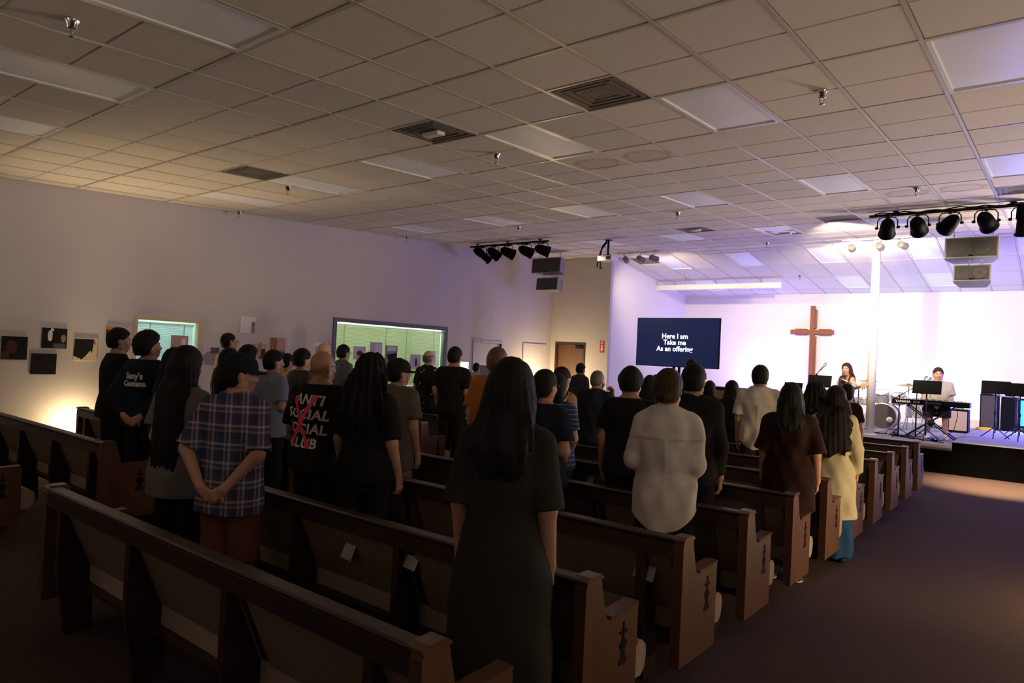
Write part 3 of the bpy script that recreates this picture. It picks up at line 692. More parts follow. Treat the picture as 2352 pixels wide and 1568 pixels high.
def loudspeaker(cx, y, z0, z1, w, tilt, label, flip, grp):
    # trapezoid cabinet, horn one side and woofer the other, hung on rods
    h = z1 - z0; dp = .36
    t = thing('loudspeaker', label, 'loudspeaker', (cx, y, z0), 0, grp); R = RT(rx=tilt)
    fw, bw = w / 2, w / 2 * .72
    poly = [(-fw, 0), (fw, 0), (fw, .10), (bw, dp), (-bw, dp), (-fw, .10)]
    mb = MB(); n = len(poly); v = [R @ Vector((p[0], p[1], 0)) for p in poly] + [R @ Vector((p[0], p[1], h)) for p in poly]
    mb.add(v, [tuple(range(n - 1, -1, -1)), tuple(range(n, 2 * n))] + [(i, (i + 1) % n, n + (i + 1) % n, n + i) for i in range(n)])
    mb.obj('cabinet', M_SPKBOX, t)
    MB().bbox(-fw + .02, fw - .02, -.012, 0, .02, h - .02, .004, R=R).obj('grille', M_GRILLE, t)
    s = -1 if flip else 1; r = h * .40
    MB().lathe([(0, 0), (r, 0), (r, .006), (r - .012, .009), (r * .3, .004), (0, .006)], 24, R=R @ RT((s * fw * .42, -.012, h / 2), rx=math.pi / 2)).obj('woofer', M_CONE, t)
    MB().bbox(-s * fw * .5 - fw * .33, -s * fw * .5 + fw * .33, -.018, -.012, h * .16, h * .84, .003, R=R).obj('horn', M_CONE, t)
    MB().box(-.03, .03, -.016, -.012, .022, .045, R=R).obj('badge', M_BLACKP, t)
    return t
def rods(t, xs, y, z0, z1, name='hanging_rod'):
    for x in xs: MB().tube([(x, y, z0), (x, y, z1)], .007, 6).lathe([(.02, 0), (.02, .03)], 8, R=RT((x, y, z0))).obj(name, M_STEEL, t)
t = loudspeaker(-9.80, 13.45, EYE + 2.02, EYE + 2.38, .85, -.06, 'large pale loudspeaker hanging at the left, above the smaller one', False, 'hanging loudspeakers'); rods(t, (-.3, .3), .16, .33, cz(13.5) - EYE - 2.02)
t = loudspeaker(-9.75, 13.45, EYE + 1.60, EYE + 1.90, .62, -.06, 'smaller pale loudspeaker hanging at the left below the large one', True, 'hanging loudspeakers'); rods(t, (-.2, .2), .16, .28, .46)
t = loudspeaker(-1.19, 13.05, EYE + 1.90, EYE + 2.24, .72, -.14, 'large pale loudspeaker hanging at the right, under the black spotlights', False, 'hanging loudspeakers'); rods(t, (-.25, .28), .16, .32, cz(13.1) - EYE - 1.90)
t = loudspeaker(-1.17, 13.05, EYE + 1.53, EYE + 1.80, .50, -.20, 'smaller pale loudspeaker hanging at the right below the large one', False, 'hanging loudspeakers'); rods(t, (-.05, .12), .16, .25, .42)
# projector
zc = cz(12.35)
t = thing('projector', 'white ceiling projector with hanging black cables', 'projector', (-7.39, 12.30, EYE + 2.02))
MB().bbox(-.17, .17, -.14, .14, 0, .11, .015).obj('projector_body', M_WHITE, t)
MB().lathe([(0, 0), (.04, 0), (.045, .03), (.03, .035), (0, .02)], 14, R=RT((.08, .14, .055), rx=-math.pi / 2)).obj('projector_lens', M_BLACKP, t)
MB().box(.04, .14, -.143, -.14, .02, .09).obj('air_grille', M_GRILLE, t)
MB().tube([(0, 0, .11), (0, 0, zc - EYE - 2.02)], .022, 10).bbox(-.06, .06, -.06, .06, zc - EYE - 2.035, zc - EYE - 2.02, .003).bbox(-.09, .09, -.07, .07, .11, .135, .004).obj('ceiling_mount', M_BLACK, t)
MB().tube([(-.02, -.02, zc - EYE - 2.03), (-.10, -.05, .32), (-.16, -.06, .15), (-.20, -.06, -.02), (-.22, -.05, -.08)], .014, 8).tube([(-.02, -.02, .4), (-.12, -.06, .25), (-.15, -.06, .05), (-.13, -.06, -.12)], .012, 8).bbox(-.24, -.20, -.07, -.03, -.11, -.07, .006).bbox(-.155, -.105, -.085, -.04, -.16, -.11, .006).obj('cables', M_BLACKP, t)
# rolled-up projection screen hanging under the sloped ceiling
ys = 17.8; zs = cz(ys) - .19
t = thing('projection_screen', 'long white rolled-up projection screen case under the stage ceiling', 'projection screen', (-7.32, ys, zs))
MB().bbox(-1.66, 1.66, -.065, .065, -.075, .075, .02).obj('screen_case', M_WHITE, t)
for s in (-1, 1): MB().bbox(s * 1.68 - .02, s * 1.68 + .02, -.07, .07, -.08, .08, .008).obj('end_cap', M_WHITE, t)
MB().box(1.2, 1.3, -.067, -.064, -.01, .015).obj('badge', M_STEEL, t)
for s in (-1, 0, 1): MB().tube([(s * 1.2, 0, .07), (s * 1.2, 0, .185)], .01, 6).obj('bracket', M_STEEL, t)
# television on a floor stand
yt = 13.45
t = thing('television', 'large dark blue screen with white lyrics on a floor stand before the stage', 'television', (-6.33, yt, 0))
MB().bbox(-.93, .93, 0, .055, EYE - .085, EYE + .945, .008).obj('screen_housing', M_BLACKP, t)
MB().box(-.915, .915, -.002, .001, EYE - .07, EYE + .93).obj('screen', mat('tv_screen', (.004, .005, .012), .25, emit=(.006, .012, .055), estr=1.0), t)
M_LYR = mat('lyric_white', (.9, .9, 1), .5, emit=(.78, .88, 1), estr=1.6)
for k, (s, z) in enumerate((('Here I am', .555), ('Take me', .425), ('As an offering', .29))):
    mkobj('lyric_lettering', text_mesh(s, .145, M_LYR, extrude=.0005, bold=.003), t, (-.04, -.004, EYE + z), (math.pi / 2, 0, 0))
MB().tube([(-.06, .06, .05), (-.06, .06, EYE)], .03, 10).tube([(.06, .06, .05), (.06, .06, EYE)], .03, 10).bbox(-.25, .25, .05, .09, EYE + .1, EYE + .5, .005).obj('stand_posts', M_BLACK, t)
MB().bbox(-.45, .45, -.12, .26, .0, .04, .01).obj('stand_base', M_BLACK, t)

# ---------------------------------------------------------------- stage
t = thing('stage', 'low carpeted stage with a black skirt at the front of the hall', 'stage')
MB().prism([(FY, 0), (FY, STG - .09), (FY - .03, STG - .06), (FY - .03, STG - .015), (FY - .015, STG), (BY - .006, STG), (BY - .006, 0)], 'x', SX + .006, -1.47).obj('left_platform', M_STAGECARPET, t)
MB().prism([(FY + .02, 0), (FY + .02, STG2 - .015), (FY + .035, STG2), (BY - .006, STG2), (BY - .006, 0)], 'x', -1.47, RX - .006).obj('right_platform', M_STAGECARPET, t)
def skirt(x0, x1, y, z1):
    n = int((x1 - x0) / .05); v = []; f = []
    for k in range(n + 1):
        x = x0 + (x1 - x0) * k / n; a = .008 * math.sin(k * 1.7) + .006 * math.sin(k * .61)
        v += [(x, y - .012 + a * .3, z1), (x, y - .02 + a, 0.005)]
    for k in range(n): f.append((2 * k, 2 * k + 1, 2 * k + 3, 2 * k + 2))
    return MB().add(v, f, 0, True)
skirt(SX + .006, -1.47, FY - .005, STG - .10).obj('skirt', M_BLACKCLOTH, t)
skirt(-1.47, RX - .006, FY + .005, STG2 - .012).obj('skirt', M_BLACKCLOTH, t)
zt = cz(14.75)
t = thing('column', 'round white column standing at the front of the stage', 'column', (-2.87, 14.75, STG)); t['kind'] = 'thing'
MB().lathe([(.075, 0), (.075, zt - STG)], 24).obj('shaft', M_WHITE, t)
MB().lathe([(.13, 0), (.13, .012), (.08, .016)], 24).obj('base_plate', M_WHITE, t)
# cross on the back wall
yc = BY
t = thing('cross', 'large brown wooden cross with layered arms on the white back wall', 'cross', (-5.30, yc, EYE))
MB().bbox(-.055, .055, -.10, -.02, -1.05, 1.72, .004).obj('upright', M_CROSS, t)
MB().bbox(-.56, .54, -.105, -.025, .96, 1.07, .004).obj('crossbar', M_CROSS, t)
for x0, x1, z0, z1 in ((-.02, .10, 1.12, 1.62), (-.02, .10, -.95, .90), (-.44, -.14, .93, 1.10), (.16, .47, .93, 1.10)):
    MB().bbox(x0, x1, -.085, -.008, z0, z1, .004).obj('backing_board', M_CROSS, t)
# stage furniture
def cabinet(name, label, cat, x0, x1, y0, y1, z0, z1, m, face=None, facem=None):
    t = thing(name, label, cat, ((x0 + x1) / 2, (y0 + y1) / 2, z0)); a = (x1 - x0) / 2; b = (y1 - y0) / 2; h = z1 - z0
    MB().bbox(-a, a, -b, b, .02, h, .012).obj('cabinet_body', m, t)
    if facem: MB().bbox(-a + .025, a - .025, -b - .012, -b, .05, h - .04, .004).obj('front_cloth', facem, t)
    f = MB()
    for sx in (-1, 1):
        for sy in (-1, 1): f.lathe([(.02, 0), (.025, .02)], 8, R=RT((sx * (a - .05), sy * (b - .05), 0)))
    f.obj('feet', M_BLACKP, t)
    MB().tube([(-.08, 0, h), (-.08, 0, h + .02), (.08, 0, h + .02), (.08, 0, h)], .008, 6).obj('handle', M_BLACKP, t)
    return t
cabinet('guitar_amplifier', 'tan fronted amplifier standing behind the keyboard on stage', 'amplifier', -1.90, -1.53, 17.5, 17.85, STG, STG + .50, M_BLACKP, True, M_TAN)
cabinet('speaker_cabinet', 'tall black cabinet on stage by the blue light', 'cabinet', -1.42, -1.08, 18.55, 18.95, STG2, STG2 + .79, M_BLACKP, True, mat('dark_cloth', (.05, .04, .04), .8))
cabinet('speaker_cabinet', 'second black cabinet right beside the tall one, nearer the blue glow', 'cabinet', -1.04, -.74, 18.6, 19.0, STG2, STG2 + .74, M_BLACKP)
t = thing('equipment_case', 'brown equipment case with a black top, under the television on stage', 'case', (-5.85, 15.0, STG))
MB().bbox(-.36, .36, -.25, .25, 0, .66, .01).obj('case_body', mat('case_brown', (.20, .13, .12), .6, var=.2), t)
MB().bbox(-.39, .39, -.28, .28, .66, .71, .012).obj('case_top', M_BLACKP, t)
# blue LED panel on the right
t = thing('led_panel', 'glowing cyan blue light panel at the right edge of the stage', 'light panel', (-.42, 18.9, STG2))
MB().bbox(-.32, .32, 0, .08, .08, .72, .01).obj('panel_body', M_BLACKP, t)
MB().bbox(-.28, .28, -.015, 0, .12, .68, .008).obj('diffuser', mat('led_blue', (.1, .5, 1), .4, emit=(.02, .34, 1), estr=2.2), t)
for s in (-1, 1): MB().bbox(s * .2 - .02, s * .2 + .02, -.12, .16, 0, .08, .005).obj('foot', M_BLACK, t)
def music_stand(x, y, z, h, w, dh, label, lean=-.35, rz=0, twin=False):
    t = thing('music_stand', label, 'music stand', (x, y, z), rz, 'black music stands')
    R = RT((0, 0, h), rx=lean)
    MB().bbox(-w / 2, w / 2, -.006, 0, 0, dh, .003, R=R).bbox(-w / 2, w / 2, -.05, 0, -.008, .0, .002, R=R).obj('desk', M_BLACKP, t)
    MB().tube([(0, .03, .10), (0, .03, h + .10)], .012, 8).tube([(0, .03, .10), (0, .03, h * .55)], .017, 8).lathe([(.022, 0), (.022, .05)], 10, R=RT((0, .03, h * .55))).obj('pole', M_BLACK, t)
    for k in range(3):
        a = k * 2 * math.pi / 3 + .5
        MB().tube([(0, .03, .22), (.26 * math.cos(a), .03 + .26 * math.sin(a), .01)], .009, 6).obj('leg', M_BLACK, t)
    return t
music_stand(-1.93, 14.60, STG, .86, .46, .25, 'black music stand in front of the keyboard player')
music_stand(-3.79, 14.62, STG, .86, .44, .24, 'wide black music stand in front of the guitar singer')
music_stand(-4.29, 14.62, STG, .74, .36, .18, 'small black music stand left of the singer\'s stand')
music_stand(-.98, 15.95, STG2, .85, .46, .25, 'black music stand on the blue lit part of the stage, left one')
music_stand(-.60, 15.83, STG2, .83, .46, .25, 'black music stand at the right edge, overlapping the left one')
def mic_stand(x, y, z, h, boom, label, headm=M_STEEL):
    t = thing('microphone_stand', label, 'microphone stand', (x, y, z), 0, 'microphone stands')
    MB().tube([(0, 0, .05), (0, 0, h)], .010, 8).tube([(0, 0, .05), (0, 0, h * .6)], .014, 8).obj('pole', M_BLACK, t)
    for k in range(3):
        a = k * 2 * math.pi / 3 + .3
        MB().tube([(0, 0, .16), (.25 * math.cos(a), .25 * math.sin(a), .01)], .008, 6).obj('leg', M_BLACK, t)
    b = Vector(boom); a = Vector((0, 0, h))
    MB().tube([a - b * .25, a + b], .007, 6).lathe([(.02, -.02), (.02, .02)], 8, R=RT(a)).obj('boom', M_BLACK, t)
    R = aim(a + b, a + b * 1.3)
    MB().lathe([(0, -.02), (.012, -.02), (.017, .10), (.026, .12), (.027, .15), (.018, .175), (0, .18)], 12, R=R).obj('microphone', headm, t)
    return t
mic_stand(-3.14, 14.98, STG, .90, (-.22, .10, .08), 'microphone stand between the column and the guitar singer')
mic_stand(-2.42, 14.95, STG, .78, (.35, .35, .28), 'boom microphone stand left of the keyboard')
mic_stand(-2.12, 14.86, STG, .98, (.06, .16, .10), 'microphone stand behind the keyboard player\'s music stand')
mic_stand(-.72, 17.4, STG2, .72, (-.25, .1, .06), 'low microphone stand in front of the cyan light panel')
mic_stand(-3.93, 14.95, STG, 1.10, (.06, .06, .10), 'microphone stand in front of the foot of the cross')
# keyboard on an X stand
t = thing('keyboard_stand', 'black folding X stand under the keyboard', 'keyboard stand', (-1.91, 14.95, STG))
for s in (-1, 1):
    MB().tube([(-.36 * s, .0, .60), (.42 * s, .0, .02)], .011, 8).tube([(-.36 * s, .26, .60), (.42 * s, .26, .02)], .011, 8).obj('crossed_leg', M_BLACK, t)
    MB().tube([(-.36 * s, -.10, .61), (-.36 * s, .38, .61)], .016, 8).obj('support_arm', M_BLACK, t)
    MB().tube([(.42 * s, -.14, .015), (.42 * s, .42, .015)], .015, 8).obj('foot_bar', M_BLACK, t)
MB().lathe([(.06, -.02), (.06, .02)], 14, R=RT((.03, -.02, .31), rx=math.pi / 2)).obj('locking_plate', M_BLACK, t)
t = thing('keyboard', 'long black electronic keyboard with white lettering on its back', 'keyboard', (-1.91, 15.05, STG + .63))
MB().bbox(-.62, .62, -.16, .16, 0, .095, .012).obj('keyboard_body', M_BLACKP, t)
kk = 36
KW = MB().box(.001, 1.08 / kk - .001, .02, .155, .095, .104).mesh('white_key', M_WHITE); KB = MB().box(-.006, .006, .02, .10, .104, .113).mesh('black_key', M_BLACKP)
for k in range(kk):
    mkobj('white_key', KW, t, (-.54 + 1.08 * k / kk, 0, 0))
    if k % 7 not in (2, 6): mkobj('black_key', KB, t, (-.54 + 1.08 * (k + 1) / kk, 0, 0))
mkobj('back_lettering', text_mesh('YAMAHA', .062, M_WHITE, extrude=.001, bold=.001), t, (-.44, -.1615, .048), (math.pi / 2, 0, 0), label='white brand lettering on the back')
mkobj('back_lettering', text_mesh('CP4', .058, M_WHITE, extrude=.001, shear=.3), t, (-.22, -.1615, .048), (math.pi / 2, 0, 0))
MB().box(-.10, .18, -.162, -.16, .03, .07).obj('socket_panel', M_GRILLE, t)
p = [(.42, -.17, .04), (.45, -.22, -.15), (.40, -.25, -.40), (.25, -.3, -.60), (.05, -.25, -.622)]
MB().tube(p, .006, 6).obj('cable', M_BLACKP, t)
# drum kit
t = thing('bass_drum', 'bass drum with dark front head behind the white column', 'drum', (-2.98, 16.7, STG))
RY90 = RT((0, 0, .275), rx=math.pi / 2)
MB().lathe([(.265, -.22), (.265, .20)], 32, R=RY90, cap=False).obj('shell', M_SILVER, t)
for z in (-.21, .20): MB().lathe([(.262, z - .02), (.285, z - .02), (.285, z + .02), (.262, z + .02)], 32, R=RY90, cap=False).obj('hoop', M_SILVER, t)
MB().lathe([(0, .205), (.262, .205)], 32, R=RY90, cap=False).obj('front_head', M_DARKHEAD, t)
MB().lathe([(0, .208), (.06, .208), (.06, .206)], 16, R=RY90 @ RT((.14, -.06, 0))).obj('head_port', M_DRUMHEAD, t)
for s in (-1, 1): MB().tube([(s * .24, -.1, .22), (s * .36, -.18, .0)], .01, 6).obj('spur', M_CHROME, t)
def drum(x, y, z, r, h, label, tilt=0, legs=True):
    t = thing('drum', label, 'drum', (x, y, STG), 0, 'silver drums of the kit'); R = RT((0, 0, z), rx=tilt)
    MB().lathe([(r, 0), (r, h)], 24, R=R, cap=False).obj('shell', M_SILVER, t)
    MB().lathe([(r + .012, h - .02), (r + .012, h + .006), (r - .006, h + .006)], 24, R=R, cap=False).obj('hoop', M_CHROME, t)
    MB().lathe([(r + .012, 0.02), (r + .012, -.006), (r - .006, -.006)], 24, R=R, cap=False).obj('hoop', M_CHROME, t)
    MB().lathe([(0, h), (r, h)], 24, R=R, cap=False).obj('drum_head', M_DRUMHEAD, t)
    MB().lathe([(0, 0), (r, 0)], 24, R=R, cap=False).obj('drum_head', M_DRUMHEAD, t)
    lg = MB()
    for k in range(6): a = k * math.pi / 3; lg.tube([R @ Vector((math.cos(a) * (r + .01), math.sin(a) * (r + .01), .03)), R @ Vector((math.cos(a) * (r + .01), math.sin(a) * (r + .01), h - .03))], .006, 6)
    lg.obj('tension_rods', M_CHROME, t)
    if legs:
        for k in range(3): a = k * 2.094 + .4; MB().tube([(math.cos(a) * (r + .02), math.sin(a) * (r + .02), z + h * .5), (math.cos(a) * (r + .06), math.sin(a) * (r + .06), .0)], .009, 6).obj('leg', M_CHROME, t)
    else: MB().tube([(0, 0, z), (0, .12, .5)], .012, 8).obj('mount', M_CHROME, t)
drum(-3.05, 16.75, .60, .15, .20, 'rack tom drum on the left above the bass drum', .35, False)
drum(-2.72, 16.75, .58, .14, .18, 'rack tom drum on the right above the bass drum', .35, False)
drum(-2.42, 17.0, .28, .19, .34, 'large floor tom drum right of the bass drum')
drum(-3.45, 17.0, .48, .18, .14, 'snare drum behind the white column')
def cymbal(x, y, z, r, label, tx=.12):
    t = thing('cymbal', label, 'cymbal', (x, y, STG), 0, 'cymbals on stands'); R = RT((0, 0, z), rx=tx)
    MB().lathe([(r, 0), (r * .5, .012), (.05, .022), (.03, .04), (0, .045)], 28, R=R, cap=False).obj('cymbal_plate', M_BRASS, t)
    MB().tube([(0, 0, .25), (0, 0, z + .05)], .010, 8).obj('pole', M_CHROME, t)
    for k in range(3): a = k * 2.094; MB().tube([(0, 0, .35), (.25 * math.cos(a), .25 * math.sin(a), .01)], .008, 6).obj('leg', M_CHROME, t)
cymbal(-2.52, 16.6, .96, .21, 'ride cymbal left of the keyboard player\'s music stand')
cymbal(-3.35, 16.9, 1.0, .2, 'crash cymbal left of the white column')
cymbal(-2.25, 16.9, .70, .17, 'small low cymbal behind the keyboard', .05)
# floor clutter
def cable(pts, label, m=M_BLACKP, r=.008):
    o = MB().tube(pts, r, 6).obj('cable', m); tag(o, label, 'cable')
def squiggle(x0, y0, x1, y1, amp, n=28, z=STG):
    return [(x0 + (x1 - x0) * k / n + amp * math.sin(k * 1.3), y0 + (y1 - y0) * k / n + amp * math.sin(k * .9 + 1), z + .009) for k in range(n + 1)]
cable(squiggle(-2.9, 15.3, -1.9, 15.2, .06), 'black cable snaking left of the keyboard on the stage floor')
cable(squiggle(-2.6, 15.1, -1.6, 14.5, .07), 'black cable curling along the stage edge')
cable(squiggle(-2.75, 15.6, -2.1, 14.7, .05), 'black cable crossing before the drum kit')
o = MB()
for k in range(3): o.tube([(.16 * math.cos(a) * (1 - .06 * k), .10 * math.sin(a) * (1 - .06 * k), .012 + .02 * k) for a in np.linspace(0, 2 * math.pi, 22)], .010, 6)
t = thing('cable_coil', 'coiled yellow cable at the foot of the tall black cabinet', 'cable', (-1.30, 18.2, STG2), 0, None, o.mesh('cable_coil', M_YELLOW))
def pedal(x, y, label, m):
    t = thing('effects_pedal', label, 'pedal', (x, y, STG), .4, 'small pedals on the stage floor')
    MB().prism([(-.06, 0), (.06, 0), (.06, .055), (-.06, .03)], 'x', -.04, .04).obj('pedal_case', m, t)
    MB().lathe([(.012, 0), (.012, .018), (0, .02)], 10, R=RT((0, -.03, .036))).obj('foot_switch', M_CHROME, t)
    for s in (-1, 1): MB().lathe([(.008, 0), (.007, .014), (0, .015)], 8, R=RT((s * .02, .04, .05))).obj('knob', M_BLACKP, t)
pedal(-2.62, 15.25, 'tan floor pedal left of the keyboard stand', M_TAN)
pedal(-2.50, 15.20, 'dark floor pedal beside the tan one', M_BLACKP)
pedal(-1.99, 14.72, 'cream floor pedal under the player\'s music stand', M_CUSHION)
pedal(-1.78, 14.60, 'dark floor pedal by the keyboard player\'s shoes', M_BLACKP)
def stool(x, y, z, h, r, label, m):
    t = thing('stool', label, 'stool', (x, y, z))
    MB().lathe([(0, h), (r, h), (r + .01, h - .02), (r + .01, h - .05), (r - .01, h - .06), (0, h - .06)], 22).obj('seat', m, t)
    for k in range(4):
        a = k * math.pi / 2 + .78; MB().tube([(r * .7 * math.cos(a), r * .7 * math.sin(a), h - .06), (r * 1.25 * math.cos(a), r * 1.25 * math.sin(a), 0)], .012, 8).obj('leg', M_BLACK, t)
    MB().tube([(r * 1.0 * math.cos(a), r * 1.0 * math.sin(a), h * .42) for a in np.linspace(0, 2 * math.pi, 17)], .008, 6).obj('foot_ring', M_BLACK, t)
stool(-1.86, 15.56, STG, .47, .19, 'black stool under the keyboard player', M_BLACKP)
stool(-3.40, 15.40, STG, .56, .17, 'black stool under the guitar singer', M_BLACKP)
# ---------------------------------------------------------------- people: smooth implicit bodies polygonised on a grid
F32 = np.float32
def V3(*a): return np.array(a, F32)
def rc(P, a, b, r1, r2):
    a = V3(*a); ba = V3(*b) - a; q = P - a
    t = np.clip(q @ ba / max(float(ba @ ba), 1e-9), 0, 1)
    return np.linalg.norm(q - t[:, None] * ba, axis=1) - (r1 + (r2 - r1) * t)
def ell(P, c, r):
    q = P - V3(*c); r = V3(*r); k0 = np.linalg.norm(q / r, axis=1); k1 = np.linalg.norm(q / (r * r), axis=1) + 1e-6
    return k0 * (k0 - 1) / k1
def prof(P, tab):
    # stacked ellipses: rows (z, half width, half depth, y centre)
    T = np.array(tab, F32); z = P[:, 2]; zc = np.clip(z, T[0, 0], T[-1, 0])
    a = np.interp(zc, T[:, 0], T[:, 1]); b = np.interp(zc, T[:, 0], T[:, 2]); yc = np.interp(zc, T[:, 0], T[:, 3])
    x = np.abs(P[:, 0]); y = np.abs(P[:, 1] - yc)
    k = ((x / a) ** 2.3 + (y / b) ** 2.3) ** (1 / 2.3)
    d = (k - 1) * np.minimum(a, b) * .9
    return np.where(z == zc, d, np.sqrt(np.maximum(d, 0) ** 2 + (z - zc) ** 2))
def smin(a, b, k=.03):
    h = np.clip(.5 + .5 * (b - a) / k, 0, 1); return b + (a - b) * h - k * h * (1 - h)
def union(ds, k=.03):
    d = ds[0]
    for e in ds[1:]: d = smin(d, e, k)
    return d
def surfnet(fn, lo, hi, h):
    lo = np.array(lo, float); n = np.maximum(np.ceil((np.array(hi) - lo) / h).astype(int) + 1, 3)
    ax = [lo[i] + h * np.arange(n[i]) for i in range(3)]
    G = np.stack(np.meshgrid(*ax, indexing='ij'), -1).reshape(-1, 3).astype(F32)
    D = fn(G).reshape(n).astype(F32)
    D[0] = np.maximum(D[0], h * .1); D[-1] = np.maximum(D[-1], h * .1); D[:, 0] = np.maximum(D[:, 0], h * .1); D[:, -1] = np.maximum(D[:, -1], h * .1)
    D[:, :, 0] = np.maximum(D[:, :, 0], h * .1); D[:, :, -1] = np.maximum(D[:, :, -1], h * .1)
    ins = D < 0
    c = np.zeros(n - 1, np.int8)
    for dx in (0, 1):
        for dy in (0, 1):
            for dz in (0, 1): c += ins[dx:n[0] - 1 + dx, dy:n[1] - 1 + dy, dz:n[2] - 1 + dz]
    act = np.argwhere((c > 0) & (c < 8))
    idx = -np.ones(n - 1, np.int64); idx[tuple(act.T)] = np.arange(len(act))
    acc = np.zeros((len(act), 3)); cnt = np.zeros(len(act))
    cor = [np.array([a, b, d]) for a in (0, 1) for b in (0, 1) for d in (0, 1)]
    val = [D[tuple((act + k).T)] for k in cor]
    for i in range(8):
        for j in range(i + 1, 8):
            if np.abs(cor[i] - cor[j]).sum() != 1: continue
            m = (val[i] < 0) != (val[j] < 0)
            if not m.any(): continue
            t = val[i][m] / (val[i][m] - val[j][m])
            acc[m] += cor[i] + t[:, None] * (cor[j] - cor[i]); cnt[m] += 1
    V = lo + h * (act + acc / cnt[:, None])
    Fs = []
    for a in range(3):
        b, d = (a + 1) % 3, (a + 2) % 3
        s0 = [slice(None)] * 3; s1 = [slice(None)] * 3; s0[a] = slice(0, -1); s1[a] = slice(1, None)
        e = ins[tuple(s0)] != ins[tuple(s1)]
        q = np.argwhere(e)
        q = q[(q[:, b] > 0) & (q[:, d] > 0) & (q[:, b] < n[b] - 1) & (q[:, d] < n[d] - 1)]
        if not len(q): continue
        fl = ins[tuple(q.T)]
        def I(ob, od):
            r = q.copy(); r[:, b] -= ob; r[:, d] -= od; return idx[tuple(r.T)]
        quad = np.stack([I(1, 1), I(0, 1), I(0, 0), I(1, 0)], 1)
        quad[~fl] = quad[~fl][:, ::-1]
        Fs.append(quad)
    F = np.concatenate(Fs); return V, F[(F >= 0).all(1)]
def to_mesh(name, parts, mats, scale=1.0, smooth=1):
    # parts: list of (V, F, material index)
    vs = []; fs = []; mi = []; o = 0
    for V, F, m in parts:
        V = np.array(V)
        for _ in range(smooth):                 # one light relaxation step
            A = np.zeros_like(V); c = np.zeros(len(V))
            for k in range(4):
                np.add.at(A, F[:, k], V[F[:, (k + 1) % 4]] + V[F[:, k - 1]]); np.add.at(c, F[:, k], 2)
            V = V * .55 + .45 * A / np.maximum(c, 1)[:, None]
        vs.append(V * scale); fs.append(F + o); mi += [m] * len(F); o += len(V)
    V = np.concatenate(vs); F = np.concatenate(fs).astype(np.int32)
    me = bpy.data.meshes.new(name); me.vertices.add(len(V)); me.vertices.foreach_set('co', V.astype(F32).ravel())
    me.loops.add(F.size); me.loops.foreach_set('vertex_index', F.ravel()); me.polygons.add(len(F))
    me.polygons.foreach_set('loop_start', np.arange(0, F.size, 4, dtype=np.int32)); me.polygons.foreach_set('loop_total', np.full(len(F), 4, np.int32))
    me.polygons.foreach_set('material_index', mi); me.polygons.foreach_set('use_smooth', [True] * len(F)); me.update(calc_edges=True)
    for x in mats: me.materials.append(x)
    return me

SKIN = mat('skin', (.42, .23, .15), .5, var=.12, scale=30); SKIN2 = mat('skin_tan', (.36, .19, .12), .5, var=.12, scale=30); SKINP = mat('skin_pale', (.52, .32, .23), .5, var=.12, scale=30)
M_EYE = mat('eye_white', (.50, .47, .44), .3); M_IRIS = mat('iris', (.02, .012, .01), .2); M_LIP = mat('lips', (.36, .13, .10), .45)
HAIRB = mat('hair_black', (.007, .006, .0055), .6, spec=.18, var=.5, scale=40, stretch=(4, 4, .3), bump=.35, bscale=120); HAIRBR = mat('hair_brown', (.045, .024, .013), .6, spec=.2, var=.5, scale=40, stretch=(4, 4, .3), bump=.35, bscale=120)
HAIRG = mat('hair_grey', (.10, .09, .085), .5, var=.4, scale=60); HAIRR = mat('hair_auburn', (.16, .055, .025), .45, var=.4, scale=40, stretch=(4, 4, .3), bump=.3, bscale=120)
M_GLASSES = mat('glasses_frame', (.02, .02, .02), .25, spec=.8); M_SHOE = mat('shoe_black', (.012, .012, .012), .5); M_SHOEW = mat('shoe_white', (.75, .73, .70), .6)
_c = {}
def cloth(n, c, var=.15, rough=.9): return mat('cloth_' + n, tuple(q * .72 for q in c), rough, var=var, scale=14, bump=.18, bscale=220, spec=.2)
